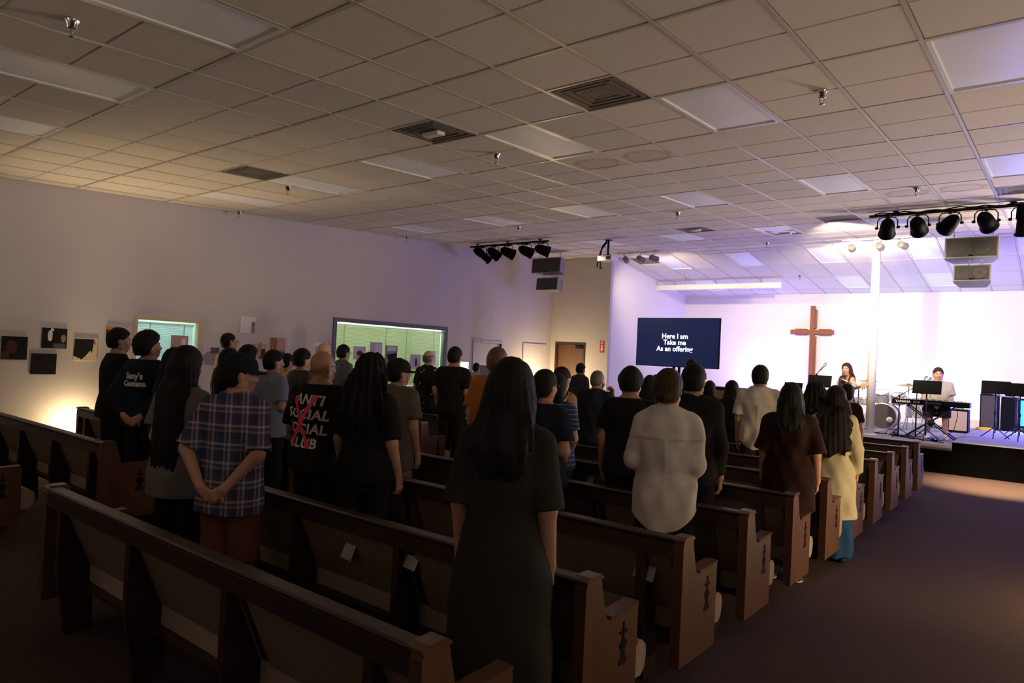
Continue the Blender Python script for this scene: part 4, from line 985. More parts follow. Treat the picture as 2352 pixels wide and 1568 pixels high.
def pattern_cloth(name, kind):
    m = cloth(name, (.03, .03, .035)); nt = m.node_tree; b = nt.nodes['Principled BSDF']
    for l in list(b.inputs['Base Color'].links): nt.links.remove(l)
    tc = nt.nodes.new('ShaderNodeTexCoord'); sp = nt.nodes.new('ShaderNodeSeparateXYZ'); nt.links.new(tc.outputs['Object'], sp.inputs[0])
    def math_(op, a, v):
        n = nt.nodes.new('ShaderNodeMath'); n.operation = op
        if hasattr(a, 'links'): nt.links.new(a, n.inputs[0])
        else: n.inputs[0].default_value = a
        if hasattr(v, 'links'): nt.links.new(v, n.inputs[1])
        else: n.inputs[1].default_value = v
        return n.outputs[0]
    def ramp(f, stops):
        r = nt.nodes.new('ShaderNodeValToRGB'); r.color_ramp.interpolation = 'CONSTANT'
        while len(r.color_ramp.elements) < len(stops): r.color_ramp.elements.new(.5)
        for e, (p, c) in zip(r.color_ramp.elements, stops): e.position = p; e.color = (*c, 1)
        nt.links.new(f, r.inputs[0]); return r.outputs[0]
    def mixc(f, a, c):
        n = nt.nodes.new('ShaderNodeMix'); n.data_type = 'RGBA'
        if hasattr(f, 'links'): nt.links.new(f, n.inputs[0])
        else: n.inputs[0].default_value = f
        for k, q in ((6, a), (7, c)):
            if hasattr(q, 'links'): nt.links.new(q, n.inputs[k])
            else: n.inputs[k].default_value = (*q, 1)
        return n.outputs[2]
    if kind == 'plaid':
        xy = math_('ADD', sp.outputs['X'], math_('MULTIPLY', sp.outputs['Y'], .7))
        fx = math_('FRACT', math_('MULTIPLY', xy, 9.5), 0); fz_ = math_('FRACT', math_('MULTIPLY', sp.outputs['Z'], 9.5), 0)
        st = [(0, (.03, .04, .085)), (.34, (.30, .21, .21)), (.46, (.06, .075, .14)), (.62, (.42, .34, .34)), (.74, (.05, .06, .11))]
        col = mixc(.5, ramp(fx, st), ramp(fz_, st))
    elif kind == 'stripe':
        f = math_('FRACT', math_('MULTIPLY', sp.outputs['Z'], 26), 0)
        col = ramp(f, [(0, (.035, .05, .13)), (.78, (.16, .20, .38))])
    elif kind in ('flower', 'leopard', 'patch'):
        v = nt.nodes.new('ShaderNodeTexVoronoi'); v.inputs['Scale'].default_value = {'flower': 11, 'leopard': 26, 'patch': 16}[kind]; nt.links.new(tc.outputs['Object'], v.inputs['Vector'])
        n = nt.nodes.new('ShaderNodeTexNoise'); n.inputs['Scale'].default_value = 40; nt.links.new(tc.outputs['Object'], n.inputs['Vector'])
        d = math_('ADD', v.outputs['Distance'], math_('MULTIPLY', n.outputs['Fac'], .35))
        st = {'flower': [(0, (.50, .40, .16)), (.30, (.36, .33, .24)), (.36, (.012, .014, .012))], 'leopard': [(0, (.05, .035, .03)), (.45, (.45, .36, .22))], 'patch': [(0, (.35, .30, .25)), (.5, (.12, .10, .10))]}[kind]
        col = ramp(d, st)
    elif kind == 'zebra':
        w = nt.nodes.new('ShaderNodeTexWave'); w.inputs['Scale'].default_value = 9; w.inputs['Distortion'].default_value = 6; nt.links.new(tc.outputs['Object'], w.inputs['Vector'])
        col = ramp(w.outputs['Fac'], [(0, (.03, .025, .02)), (.45, (.42, .32, .19))])
    nt.links.new(col, b.inputs['Base Color']); return m

def head_frame(yaw, pitch):
    R = (Matrix.Rotation(yaw, 3, 'Z') @ Matrix.Rotation(pitch, 3, 'X')); return np.array(R, F32)
HC = np.array([0, .012, 1.582], F32)          # head centre
def headlocal(P, R): return (P - np.array([0, 0, 1.50], F32)) @ R - np.array([0, .012, .082], F32)
def sd_head(Q):
    d = ell(Q, (0, -.012, .022), (.074, .094, .096))
    d = smin(d, ell(Q, (0, .020, -.035), (.060, .070, .080)), .03)
    d = smin(d, rc(Q, (0, .052, -.088), (0, .040, -.092), .026, .03), .03)          # chin
    d = smin(d, rc(Q, (-.045, .0, -.065), (.045, .0, -.065), .03, .03), .03)        # jaw
    d = smin(d, rc(Q, (-.032, .074, .018), (.032, .074, .018), .011, .011), .018)   # brow
    for s in (-1, 1):
        d = smin(d, ell(Q, (s * .042, .058, -.028), (.020, .018, .018)), .02)       # cheek
        d = np.maximum(d, -smin(ell(Q, (s * .031, .092, .002), (.017, .018, .011)), ell(Q, (s * .031, .092, .002), (.017, .018, .011)), .01) * 1.0 - .000)
        e = ell(Q, (s * .078, -.008, -.008), (.010, .021, .033)); d = smin(d, e, .008)
    d = smin(d, rc(Q, (0, .080, .006), (0, .099, -.028), .0085, .0135), .010)         # nose
    d = smin(d, rc(Q, (-.013, .086, -.032), (.013, .086, -.032), .0105, .0105), .007)
    d = smin(d, rc(Q, (-.020, .076, -.060), (.020, .076, -.060), .007, .007), .008)  # lips
    d = smin(d, rc(Q, (-.017, .074, -.071), (.017, .074, -.071), .008, .008), .007)
    return d
def sphere_part(c, r, mi, n=8):
    V = []; F = []
    for i in range(n + 1):
        t = math.pi * i / n
        for k in range(n): p = 2 * math.pi * k / n; V.append((c[0] + r[0] * math.sin(t) * math.cos(p), c[1] + r[1] * math.sin(t) * math.sin(p), c[2] + r[2] * math.cos(t)))
    for i in range(n):
        for k in range(n): F.append((i * n + k, (i + 1) * n + k, (i + 1) * n + (k + 1) % n, i * n + (k + 1) % n))
    return np.array(V), np.array(F), mi

POSES = {  # elbow, wrist, finger direction, palm normal (right side; x is mirrored for the left), finger curl
    'down': ((.226, -.035, 1.115), (.236, .035, .875), (.0, .15, -1), (-1, .1, 0), .5),
    'downr': ((.238, -.04, 1.115), (.258, .05, .875), (.0, .2, -1), (-1, .1, 0), .6),
    'front': ((.226, -.02, 1.12), (.075, .20, .985), (-.8, .35, -.35), (0, -1, .3), .5),
    'back': ((.255, -.12, 1.13), (.085, -.19, .93), (-.75, -.1, -.5), (0, 1, .2), .6),
    'fold': ((.23, .03, 1.13), (.05, .23, 1.12), (-1, .05, .05), (0, -1, 0), .4),
    'raise': ((.27, .12, 1.22), (.25, .27, 1.44), (-.05, .1, 1), (0, 1, 0), .15),
    'chin': ((.19, .18, 1.17), (.10, .20, 1.39), (-.3, .1, .9), (-.3, -.9, 0), .9),
    'keys': ((.22, .04, 1.12), (.17, .33, 1.075), (-.1, 1, -.12), (0, -.1, -1), .5),
    'strum': ((.25, .03, 1.14), (.06, .24, 1.07), (-.75, .35, -.5), (0, -1, -.2), .6),
    'fret': ((.25, .10, 1.12), (.40, .26, 1.24), (.1, -.2, .9), (-.5, -.8, 0), 1.0),
}
def unit(v): v = np.array(v, float); return v / np.linalg.norm(v)
def hand_prims(side, wrist, d, n, curl):
    d = unit(d); n = unit(np.array(n) - d * (np.array(n) @ d)); s = np.cross(n, d) * (-side); wr = np.array(wrist, float)
    out = []
    for k, (off, L) in enumerate(((.028, .070), (.010, .078), (-.009, .073), (-.026, .057))):
        kn = wr + d * (.088 - .004 * abs(k - 1)) + s * off
        out.append((wr + d * .012 + s * off * .55, kn, .0145, .0115))
        a = curl * (.75 + .10 * k); d1 = d * math.cos(a) + n * math.sin(a); a2 = a + curl * 1.1 + .1; d2 = d * math.cos(a2) + n * math.sin(a2)
        m = kn + d1 * L * .55; out.append((kn, m, .0098, .0085)); out.append((m, m + d2 * L * .48, .0085, .0068))
    b = wr + d * .028 + s * .022; t1 = b + unit(d * .62 + s * .70 + n * .35) * .048; t2 = t1 + unit(d * .92 + s * .15 + n * .4) * .034
    out.append((b, t1, .0145, .0105)); out.append((t1, t2, .0105, .0082))
    return out
TORSO = {
    'm': [(.80, .145, .095, -.01), (.90, .160, .116, -.012), (.98, .152, .108, -.005), (1.06, .144, .103, 0), (1.18, .150, .108, 0), (1.30, .160, .114, -.008), (1.37, .152, .096, -.014), (1.42, .108, .073, -.014), (1.455, .062, .058, -.010)],
    'f': [(.80, .148, .100, -.01), (.90, .160, .120, -.014), (.98, .148, .108, -.005), (1.06, .126, .095, 0), (1.18, .132, .102, 0), (1.28, .140, .108, -.005), (1.36, .134, .088, -.014), (1.41, .096, .068, -.014), (1.445, .056, .054, -.010)]}
def build_person(pid, label, loc, H, face=0.0, sex='m', build=1.0, arms=('down', 'down'), head=(0, 0), hair='short', hairm=None, skin=None, top=None, top_kind='tee', bottom=None, bottom_kind='pants', shoes=None, glasses=False, cap=None, sit=False, legs_z=None, seed=0, fine=1.0, hairlen=.4, group='people standing in the congregation', sleeve=None, hem=None, yoke=False, hairw=0.0, collar=False, loose=.02, beard=False, lean=0.0):
    skin = skin or SKIN; hairm = hairm or HAIRB; r = np.random.default_rng(seed + 11)
    sc = H / 1.70; ph = r.uniform(0, 6.28, 8)
    R = head_frame(*head)
    W = build; tors = [(z, a * W, b * (1 + (W - 1) * 1.3), y) for z, a, b, y in TORSO[sex]]
    sx = (.160 if sex == 'm' else .143) * (1 + (W - 1) * .85)
    J = {}
    for side, pose in ((1, arms[0]), (-1, arms[1])):
        e, wv, d, n, cu = POSES[pose]; k = (sx - .187)
        f = lambda p, q=1.0: (side * (p[0] + k * q + (W - 1) * .10 * q), p[1], p[2])
        wq = 1.0 if pose.startswith('down') else .3
        J[side] = (((side * sx), -.012, 1.385 if sex == 'm' else 1.372), f(e), f(wv, wq), (side * d[0], d[1], d[2]), (side * n[0], n[1], n[2]), cu)
    if sit:
        LG = {s: ((s * .09, .0, .90), (s * .13, .43, .93), (s * .14, .40, .49)) for s in (1, -1)}
    else:
        LG = {s: ((s * .088, -.005, .88), (s * .098, .012, .49), (s * .104, -.018, .085)) for s in (1, -1)}
    ar = 1 + (W - 1) * .8
    def arm(P, s, inf=0.0):
        S0, E, Wr = J[s][:3]
        return smin(rc(P, S0, E, .050 * ar + inf, .040 * ar + inf), rc(P, E, Wr, .041 * ar + inf, .027 + inf), .02)
    def leg(P, s, inf=0.0, low=0.0):
        h_, k_, a_ = LG[s]
        d = smin(rc(P, h_, k_, .082 * ar + inf, .055 * ar + inf), rc(P, k_, a_, .056 * ar + inf, .038 + inf + low), .03); return d
    def foot(P, s, inf=0.0):
        a_ = LG[s][2]; z0 = a_[2] - .085
        d = smin(rc(P, (a_[0], a_[1] - .03, z0 + .035), (a_[0] + s * .02, a_[1] + .165, z0 + .026), .034 + inf, .026 + inf), rc(P, a_, (a_[0], a_[1], z0 + .04), .034 + inf, .034 + inf), .03)
        return np.maximum(d, z0 + .004 - P[:, 2])
    neck = lambda P, inf=0.0: rc(P, (0, -.012, 1.41), (0, .004, 1.53), .060 * (1 + (W - 1) * .5) + inf, .052 * (1 + (W - 1) * .6) + inf)
    def trap(P, inf=0.0): return smin(rc(P, (0, -.015, 1.455), (sx * .8, -.012, 1.395), .040 + inf, .045 + inf), rc(P, (0, -.015, 1.455), (-sx * .8, -.012, 1.395), .040 + inf, .045 + inf), .03)
    hp = {s: hand_prims(s, J[s][2], J[s][3], J[s][4], J[s][5]) for s in (1, -1)}
    def hands(P, s):
        return union([rc(P, *q) for q in hp[s]], .010)
    def body(P):
        d = union([prof(P, tors), neck(P), trap(P), arm(P, 1), arm(P, -1), leg(P, 1), leg(P, -1)], .035)
        d = np.minimum(d, np.minimum(foot(P, 1), foot(P, -1)))
        return d
    bx = .42 + (W - 1) * .4
    parts = []
    hb = .018 * fine
    zmax = 1.52
    full = lambda P: smin(body(P), np.maximum(sd_head(headlocal(P, R)), P[:, 2] - 2), .02)
    V, F = surfnet(full, (-bx, -.34, -.02), (bx, .62 if sit else .36, zmax), hb); parts.append((V, F, 0))
    hf = (.0075 if fine < .8 else .009) * (1.0 if fine < 1.2 else 1.3)
    headfn = lambda P: smin(smin(sd_head(headlocal(P, R)), neck(P), .02), prof(P, tors), .02)
    V, F = surfnet(headfn, (-.12, -.15, 1.465), (.12, .16, 1.725), hf); parts.append((V, F, 0))
    for s in (1, -1):
        pts = np.array([q[1] for q in hp[s]] + [J[s][2]]); lo = pts.min(0) - .03; hi = pts.max(0) + .03
        fn = lambda P, s=s: smin(hands(P, s), rc(P, J[s][1], J[s][2], .041 * ar, .027), .02)
        V, F = surfnet(fn, lo, hi, .0068 if fine < .8 else .0078); parts.append((V, F, 0))
    Rm = R.astype(float)
    def hl(p): return (np.array(p) + np.array([0, .012, .082])) @ Rm.T + np.array([0, 0, 1.50])
    for s in (1, -1):
        parts.append(sphere_part((s * .031, .0705, .002), (.0125, .0125, .0105), 1)); parts.append(sphere_part((s * .031, .0800, .002), (.0055, .004, .0055), 2, 6))
        parts.append(sphere_part((s * .031, .0725, .0085), (.0150, .0125, .0045), 0)); parts.append(sphere_part((s * .032, .0835, .0215), (.0165, .006, .0036), 4))
    parts.append(sphere_part((0, .0845, -.0590), (.0235, .0085, .0052), 3)); parts.append(sphere_part((0, .0830, -.0695), (.0205, .0090, .0062), 3))
    nsm = len(parts) - 10
    for k in range(nsm, len(parts)):
        V_, F_, m_ = parts[k]; parts[k] = (np.array([hl(p) for p in V_]), F_, m_)
    fm = [skin, M_EYE, M_IRIS, M_LIP, HAIRB]
    me = to_mesh('person', parts[:nsm], fm, sc)
    # eyes are joined unsmoothed
    me2 = to_mesh('eyes', parts[nsm:], fm, sc, 0)
    bm = bmesh.new(); bm.from_mesh(me); bm.from_mesh(me2); bm.to_mesh(me); bm.free(); bpy.data.meshes.remove(me2)
    po = thing('person', label, 'person', loc, face, group, me)
    # clothes
    def folds(P, amp):
        x, y, z = P[:, 0], P[:, 1], P[:, 2]
        return amp * (np.sin(17 * x + 9 * z + 6 * y + ph[0]) * np.sin(11 * z - 7 * x + ph[1]) + .6 * np.sin(33 * x + 12 * y - 16 * z + ph[2]) * np.sin(6 * z + ph[3]) + .4 * np.sin(46 * x + 21 * z + ph[4]))
    hemz = hem if hem is not None else {'tee': .84, 'shirt': .80, 'long': .82, 'dress': .12, 'coat': .50, 'tank': .86}[top_kind]
    sl = sleeve if sleeve is not None else {'tee': .72, 'shirt': .80, 'long': 1.9, 'dress': .75, 'coat': 1.95, 'tank': .0}[top_kind]
    L = loose
    tab = [(max(z, .0), a * 1.0 + L + (.008 if z < 1.2 else 0), b + L + (.012 if z < 1.2 else 0), y) for z, a, b, y in tors if z > 1.03]
    hipw = .160 * W; wd_ = 1 + (W - 1) * 1.3
    if top_kind == 'dress': base = [(hemz, .235 * W, .195 * wd_, -.01), (.55, .222 * W, .185 * wd_, -.01), (.90, .198 * W, .160 * wd_, -.012), (1.02, .168 * W, .135 * wd_, -.006)]
    elif top_kind == 'coat': base = [(hemz, .225, .185, -.01), (.75, .205, .165, -.012), (.92, .182, .148, -.012), (1.04, .146, .118, -.004)]
    else: base = [(hemz, hipw + L * .8 + .014, .12 * wd_ + L * .8 + .016, -.012), (.90, hipw + L * .8 + .012, .121 * wd_ + L * .8 + .014, -.012), (1.0, hipw * .96 + L * .8 + .008, .112 * wd_ + L * .8 + .012, -.006)]
    tab = base + tab
    tab[-1] = (tab[-1][0] + .012, tab[-1][1] + .004, tab[-1][2] + .004, tab[-1][3])
    amp = .0035 + (.003 if L > .025 else 0)
    def shirt(P):
        d = prof(P, tab); d = smin(d, trap(P, .010), .03)
        if collar: d = smin(d, rc(P, (0, -.012, 1.44), (0, -.002, 1.478), .068 * (1 + (W - 1) * .5), .064 * (1 + (W - 1) * .5)), .008)
        if sl > 0:
            for s in (1, -1):
                S0, E, Wr = [np.array(q, float) for q in J[s][:3]]
                if sl <= 1: e = S0 + (E - S0) * sl; q = rc(P, S0, e, .051 * ar + L * .45, .050 * ar + L * .9); nrm = unit(E - S0); q = np.maximum(q, (P - e.astype(F32)) @ nrm.astype(F32))
                else:
                    e = E + (Wr - E) * (sl - 1); q = smin(rc(P, S0, E, .051 * ar + L * .4, .045 * ar + L * .6), rc(P, E, e, .045 * ar + L * .6, .036 + L * .5), .02); nrm = unit(Wr - E); q = np.maximum(q, (P - e.astype(F32)) @ nrm.astype(F32))
                d = smin(d, q, .028)
        d = d + folds(P, amp)
        if yoke:
            x, y, z = P[:, 0], P[:, 1], P[:, 2]; bk = np.clip(-y * 20, 0, 1)
            d = d - .006 * np.clip((z - 1.268) * 200, 0, 1) * bk - .007 * bk * np.exp(-(x / .014) ** 2) * (z < 1.268) * np.clip((z - .9) * 4, 0, 1)
            d = d + .007 * bk * np.sin(42 * x + 16 * np.abs(z - 1.0) + ph[7]) * np.clip((1.24 - z) * 3, 0, 1)
        d = np.maximum(d, hemz - P[:, 2] + .006 * np.sin(8 * P[:, 0] + ph[5]) + (np.minimum((P[:, 0] / .2) ** 2, 1.3) * .11 if yoke else 0))
        d = np.maximum(d, P[:, 2] - (1.487 if collar else 1.458))
        return d
    so = None
    if top is not None:
        hs = .0125 * fine
        ymax = .40
        V, F = surfnet(shirt, (-bx - .04, -.36, hemz - .03), (bx + .04, ymax, 1.50), hs)
        so = mkobj({'dress': 'dress', 'coat': 'coat', 'tee': 'tee_shirt', 'tank': 'top'}.get(top_kind, 'shirt'), to_mesh('shirt', [(V, F, 0)], [top], sc), po)
    if bottom is not None:
        top_z = 1.03; 
        if bottom_kind == 'skirt':
            bt = [(.06, .20, .18, -.01), (.5, .175, .155, -.01), (.9, .16, .125, -.012), (1.02, .13 * W, .10, -.006)]
            fn = lambda P: prof(P, bt) + folds(P, .006) + .008 * np.sin(np.arctan2(P[:, 1], P[:, 0]) * 9 + ph[6]) * np.clip(1 - P[:, 2], 0, 1)
            lo, hi = (-.30, -.27, .03), (.30, .26, 1.05)
        else:
            ends = {'pants': .05, 'shorts': .47, 'wide': .04}[bottom_kind]; fl = {'pants': .018, 'shorts': .04, 'wide': .05}[bottom_kind]
            pt = [(z, a + .012, b + .012, y) for z, a, b, y in tors if z < 1.07]
            def fn(P):
                q = [prof(P, pt)]
                for s in (1, -1):
                    h_, k_, a_ = LG[s]
                    e = smin(rc(P, h_, k_, .092 * ar, .066 * ar + fl * .5), rc(P, k_, (a_[0], a_[1], a_[2] - .03), .066 * ar + fl * .5, .05 + fl), .02)
                    q.append(e)
                d = union(q, .03) + folds(P, .004)
                if sit: return np.maximum(d, .52 - P[:, 2]) if ends < .3 else np.maximum(d, .80 - P[:, 2])
                return np.maximum(d, ends - P[:, 2])
            lo, hi = (-.33, -.26, .0), (.33, .60 if sit else .24, 1.06)
        V, F = surfnet(fn, lo, hi, .0165 * max(fine, .8))
        mkobj({'skirt': 'skirt', 'shorts': 'shorts'}.get(bottom_kind, 'trousers'), to_mesh('trousers', [(V, F, 0)], [bottom], sc), po)
    shoe_mats = shoes or (M_SHOE, M_SHOE)
    for s in (1, -1):
        a_ = LG[s][2]; z0 = a_[2] - .085
        fnu = lambda P, s=s: np.maximum(foot(P, s, .012) , z0 - .01 - P[:, 2])
        V, F = surfnet(fnu, (a_[0] - .075, a_[1] - .10, z0 - .012), (a_[0] + .085, a_[1] + .225, z0 + .09), .011)
        mi = np.where(V[F].mean(1)[:, 2] < z0 + .024, 1, 0)
        m_ = to_mesh('shoe', [(V, F, 0)], list(shoe_mats), sc); m_.polygons.foreach_set('material_index', mi.astype(np.int32)); mkobj('shoe', m_, po)
    # hair
    if hair != 'bald':
        th = {'short': .018, 'buzz': .005, 'curly': .030, 'thin': .007, 'bowl': .022, 'long': .022, 'bob': .018, 'bun': .018, 'frizzy': .030, 'hatlong': .012, 'tied': .014, 'afro': .040, 'ring': .008, 'medium': .020}[hair]
        ln = hairlen
        yb = [(-.20, -.02), (-.075, -.035), (-.04, -.010), (-.005, .004), (.03, .050), (.055, .074), (.075, .088), (.12, .10), (.3, .12)]
        if hair in ('long', 'bob', 'frizzy'): yb = [(-.9, -.0), (-.12, .012), (-.04, .020), (.02, .030), (.05, .060), (.075, .082), (.12, .10), (.3, .12)]
        an0 = lambda P: P[:, 0]
        def hairfn(P):
            Q = headlocal(P, R)
            d = ell(Q, (0, -.014, .022), (.074 + th, .094 + th, .096 + th * 1.15))
            d = smin(d, ell(Q, (0, -.045, -.02), (.062 + th, .055 + th, .07 + th)), .02)
            if hair == 'bowl': d = smin(d, rc(Q, (-.058, -.01, .03), (.058, -.01, .03), .045, .045), .03)
            lowz = {'short': -.075, 'buzz': -.07, 'curly': -.075, 'thin': -.07, 'bowl': -.07, 'bun': -.08, 'tied': -.085, 'afro': -.08, 'ring': -.06, 'medium': -.10, 'hatlong': -.3}.get(hair, -9)
            yl = np.interp(Q[:, 2], [q[0] for q in yb], [q[1] for q in yb])
            d = np.maximum(d, (Q[:, 1] - yl) * .8)
            if hair not in ('long', 'bob', 'frizzy', 'hatlong'): d = np.maximum(d, lowz - Q[:, 2])
            if hair in ('short', 'buzz', 'thin', 'ring', 'curly', 'medium'):
                for s in (1, -1): d = np.maximum(d, -ell(Q, (s * .088, -.002, -.016), (.034, .026, .036)))
            if hair == 'ring': d = np.maximum(d, Q[:, 2] - .045 - .4 * np.maximum(Q[:, 1], 0))
            if hair == 'thin': d = np.maximum(d, -(ell(Q, (0, -.02, .125), (.05, .06, .035))))
            if hair in ('long', 'hatlong', 'frizzy', 'bob'):
                wd = {'long': .018, 'hatlong': .01, 'frizzy': .05, 'bob': .018}[hair] + hairw
                tb = [(1.50 - ln, .070 + wd, .030, -.132), (1.50 - ln * .6, .100 + wd, .044, -.130), (1.44, .104 + wd, .050, -.100), (1.50, .092 + wd, .062, -.055), (1.58, .084 + wd * .7, .080, -.030), (1.64, .075, .07, -.02)]
                if hair == 'bob': tb = [(1.50 - ln, .088, .065, -.035)] + tb[3:]
                if hairw > .01 and hair == 'long': P2 = P.copy(); P2[:, 0] += .012 * np.sin(34 * P[:, 2] + ph[6]) + .007 * np.sin(70 * P[:, 2] + 20 * P[:, 0]); P2[:, 2] += .03 * np.sin(30 * P[:, 0] + ph[2])
                else: P2 = P + np.stack([0 * an0(P), 0 * an0(P), .014 * np.sin(60 * P[:, 0] + ph[2])], 1).astype(F32)
                d = smin(d, prof(P2, tb), .025)
                if hair != 'bob':
                    for s in (1, -1): d = smin(d, rc(P, (s * .080, -.01, 1.55), (s * .098, -.02, 1.50 - ln * .55), .026, .024), .03)
                d = np.maximum(d, -(ell(Q, (0, .065, -.03), (.062, .07, .10))))
            if hair == 'bun': d = smin(d, ell(Q, (0, -.105, -.035), (.042, .036, .040)), .015)
            if hair == 'tied': d = smin(d, rc(Q, (0, -.10, -.02), (0, -.115, -.13), .028, .018), .02)
            n_ = {'curly': .007, 'afro': .011, 'frizzy': .010}.get(hair, .0022)
            fr = {'curly': 120, 'afro': 140, 'frizzy': 70}.get(hair, 120)
            an = np.arctan2(P[:, 0], -P[:, 1] + .02)
            if hair in ('curly', 'afro'): d = d + n_ * np.sin(fr * P[:, 0] + ph[0]) * np.sin(fr * P[:, 1] + ph[1]) * np.sin(fr * P[:, 2] + ph[2])
            else: d = d + n_ * np.sin(an * (26 if hair != 'frizzy' else 17) + 5 * P[:, 2] + ph[3]) + n_ * .6 * np.sin(an * 43 + 9 * P[:, 2] + ph[4])
            return d
        lo, hi = (-.20, -.24, 1.42), (.20, .16, 1.79)
        if hair in ('long', 'hatlong', 'frizzy', 'bob'): lo = (-.21, -.26, 1.47 - ln)
        V, F = surfnet(hairfn, lo, hi, .010 if fine < .8 else .012)
        if len(F): mkobj('hair', to_mesh('hair', [(V, F, 0)], [hairm], sc), po)
    def parent_local(mb, name, m):
        R4 = Matrix.Rotation(head[0], 4, 'Z') @ Matrix.Rotation(head[1], 4, 'X')
        X = Matrix.Scale(sc, 4) @ Matrix.Translation((0, 0, 1.50)) @ R4 @ Matrix.Translation((0, .012, .082))
        mb.v = [tuple(X @ Vector(p)) for p in mb.v]; return mb.obj(name, m, po)
    if glasses:
        g = MB()
        for s in (1, -1):
            g.tube([(s * .032 + .022 * math.cos(a), .098, .002 + .016 * math.sin(a)) for a in np.linspace(0, 2 * math.pi, 13)], .0022, 6); g.tube([(s * .054, .096, .006), (s * .080, .06, .008), (s * .083, -.01, .006)], .0022, 6)
        g.tube([(-.010, .099, .005), (.010, .099, .005)], .002, 6); parent_local(g, 'glasses', M_GLASSES)
    if cap is not None:
        g = MB(); n = 20
        rows_ = [(0, 1.0), (.03, .99), (.06, .90), (.085, .68), (.10, .35), (.104, .02)]
        v = []
        for z, q in rows_:
            for k in range(n): a = 2 * math.pi * k / n; v.append((.096 * q * math.cos(a), -.012 + .114 * q * math.sin(a), .030 + z))
        f = [(i * n + k, i * n + (k + 1) % n, (i + 1) * n + (k + 1) % n, (i + 1) * n + k) for i in range(len(rows_) - 1) for k in range(n)]
        g.add(v, f, 0, True)
        br = []; m_ = 10
        for k in range(m_ + 1):
            a = math.pi * (.12 + .76 * k / m_); ca, sa = math.cos(a), math.sin(a); br.append((.092 * ca, -.012 + .105 * sa, .034)); br.append((.080 * ca, .0 + .160 * sa, .020 - .010 * abs(ca)))
        nb = len(br); br2 = [(x, y, z - .006) for x, y, z in br]
        g.add(br + br2, [(2 * k, 2 * k + 1, 2 * k + 3, 2 * k + 2) for k in range(m_)] + [(nb + 2 * k + 2, nb + 2 * k + 3, nb + 2 * k + 1, nb + 2 * k) for k in range(m_)] + [(2 * k + 1, nb + 2 * k + 1, nb + 2 * k + 3, 2 * k + 3) for k in range(m_)])
        g.lathe([(.008, .133), (.007, .139), (0, .14)], 8, R=RT((0, -.012, 0)))
        parent_local(g, 'cap', cap)
    if beard:
        fn = lambda P: np.maximum(np.maximum(sd_head(headlocal(P, R)) - .010, headlocal(P, R)[:, 2] + .038), -(headlocal(P, R)[:, 1] + .01))
        V, F = surfnet(fn, (-.1, -.12, 1.44), (.1, .16, 1.60), .009); mkobj('beard', to_mesh('beard', [(V, F, 0)], [hairm], sc), po)
    po['_sc'] = sc
    return po, so

def print_on_back(po, so, me, name, cx, cz_, yd=1, rot=0.0, label=None, lift=.004):
    # lay flat lettering onto the back of the shirt by dropping every vertex on the cloth
    sc = po['_sc']; bvh = BVHTree.FromPolygons([v.co[:] for v in so.data.vertices], [tuple(p.vertices) for p in so.data.polygons])
    bm = bmesh.new(); bm.from_mesh(me)
    bmesh.ops.triangulate(bm, faces=bm.faces[:])
    for _ in range(3):
        ed = [e for e in bm.edges if e.calc_length() > .030]
        if not ed: break
        bmesh.ops.subdivide_edges(bm, edges=ed, cuts=1); bmesh.ops.triangulate(bm, faces=bm.faces[:])
    c, s_ = math.cos(rot), math.sin(rot)
    for v in bm.verts:
        x = v.co.x * c - v.co.y * s_; y = v.co.x * s_ + v.co.y * c
        X = cx + x; Z = cz_ + y
        hit = bvh.ray_cast(Vector((X * sc, -.6, Z * sc)), Vector((0, 1, 0)))
        Y = hit[0].y - lift if hit[0] is not None else -.12 * sc
        v.co = (X * sc, Y, Z * sc)
    bm.to_mesh(me); bm.free(); me.update()
    return mkobj(name, me, so, label=label)
# ---------------------------------------------------------------- the congregation
BLK = cloth('black', (.012, .012, .014)); NAVY = cloth('navy', (.014, .018, .036)); DGREY = cloth('dark_grey', (.035, .037, .042)); OLIVE = cloth('olive', (.15, .135, .105)); DOLIVE = cloth('dark_olive', (.030, .030, .024))
GREYT = cloth('grey_tee', (.22, .21, .20)); YEL = cloth('pale_yellow', (.75, .66, .40)); LBLUE = cloth('light_blue', (.26, .30, .40)); WHT = cloth('white', (.74, .70, .66)); CREAM = cloth('cream', (.70, .62, .44)); BURG = cloth('burgundy', (.024, .006, .006))
ORNG = cloth('orange', (.60, .20, .05)); JEAN = cloth('jeans', (.035, .05, .10)); BLUESK = cloth('blue_denim', (.018, .075, .21)); KHAKI = cloth('khaki', (.30, .25, .18)); RUST = cloth('rust_shorts', (.20, .075, .05)); SUIT = cloth('suit_grey', (.06, .058, .062)); BLGREY = cloth('blue_grey', (.13, .15, .20))
PLAID = pattern_cloth('plaid', 'plaid'); STRP = pattern_cloth('navy_stripe', 'stripe'); FLOW = pattern_cloth('flower_print', 'flower'); LEOP = pattern_cloth('speckled', 'leopard'); ZEB = pattern_cloth('tan_zebra', 'zebra'); WHTEE = cloth('off_white', (.62, .58, .52))
CAPN = cloth('cap_navy', (.012, .018, .035)); CAPB = cloth('cap_dark', (.025, .025, .025))
DK = ('down', 'down')
def pr(n): return prow(n) + .66
def P_(pid, label, x, n, H, **k):
    y = pr(n) if isinstance(n, int) else n
    return build_person(pid, label, (x, y, 0), H, seed=pid, **k)
t1 = P_(1, 'person in a dark sweater with short black hair, leftmost by the photo prints', -7.67, 1, 1.77, face=-.05, top=BLK, top_kind='long', bottom=BLK, head=(-.25, 0), arms=('front', 'front'))
t2, s2 = P_(2, 'person with curly black hair and navy hoodie with pale lettering on the back', -6.97, 1, 1.73, face=.55, top=NAVY, top_kind='long', bottom=BLK, hair='afro', head=(-.75, .12), arms=('back', 'back'), loose=.03, build=1.06)
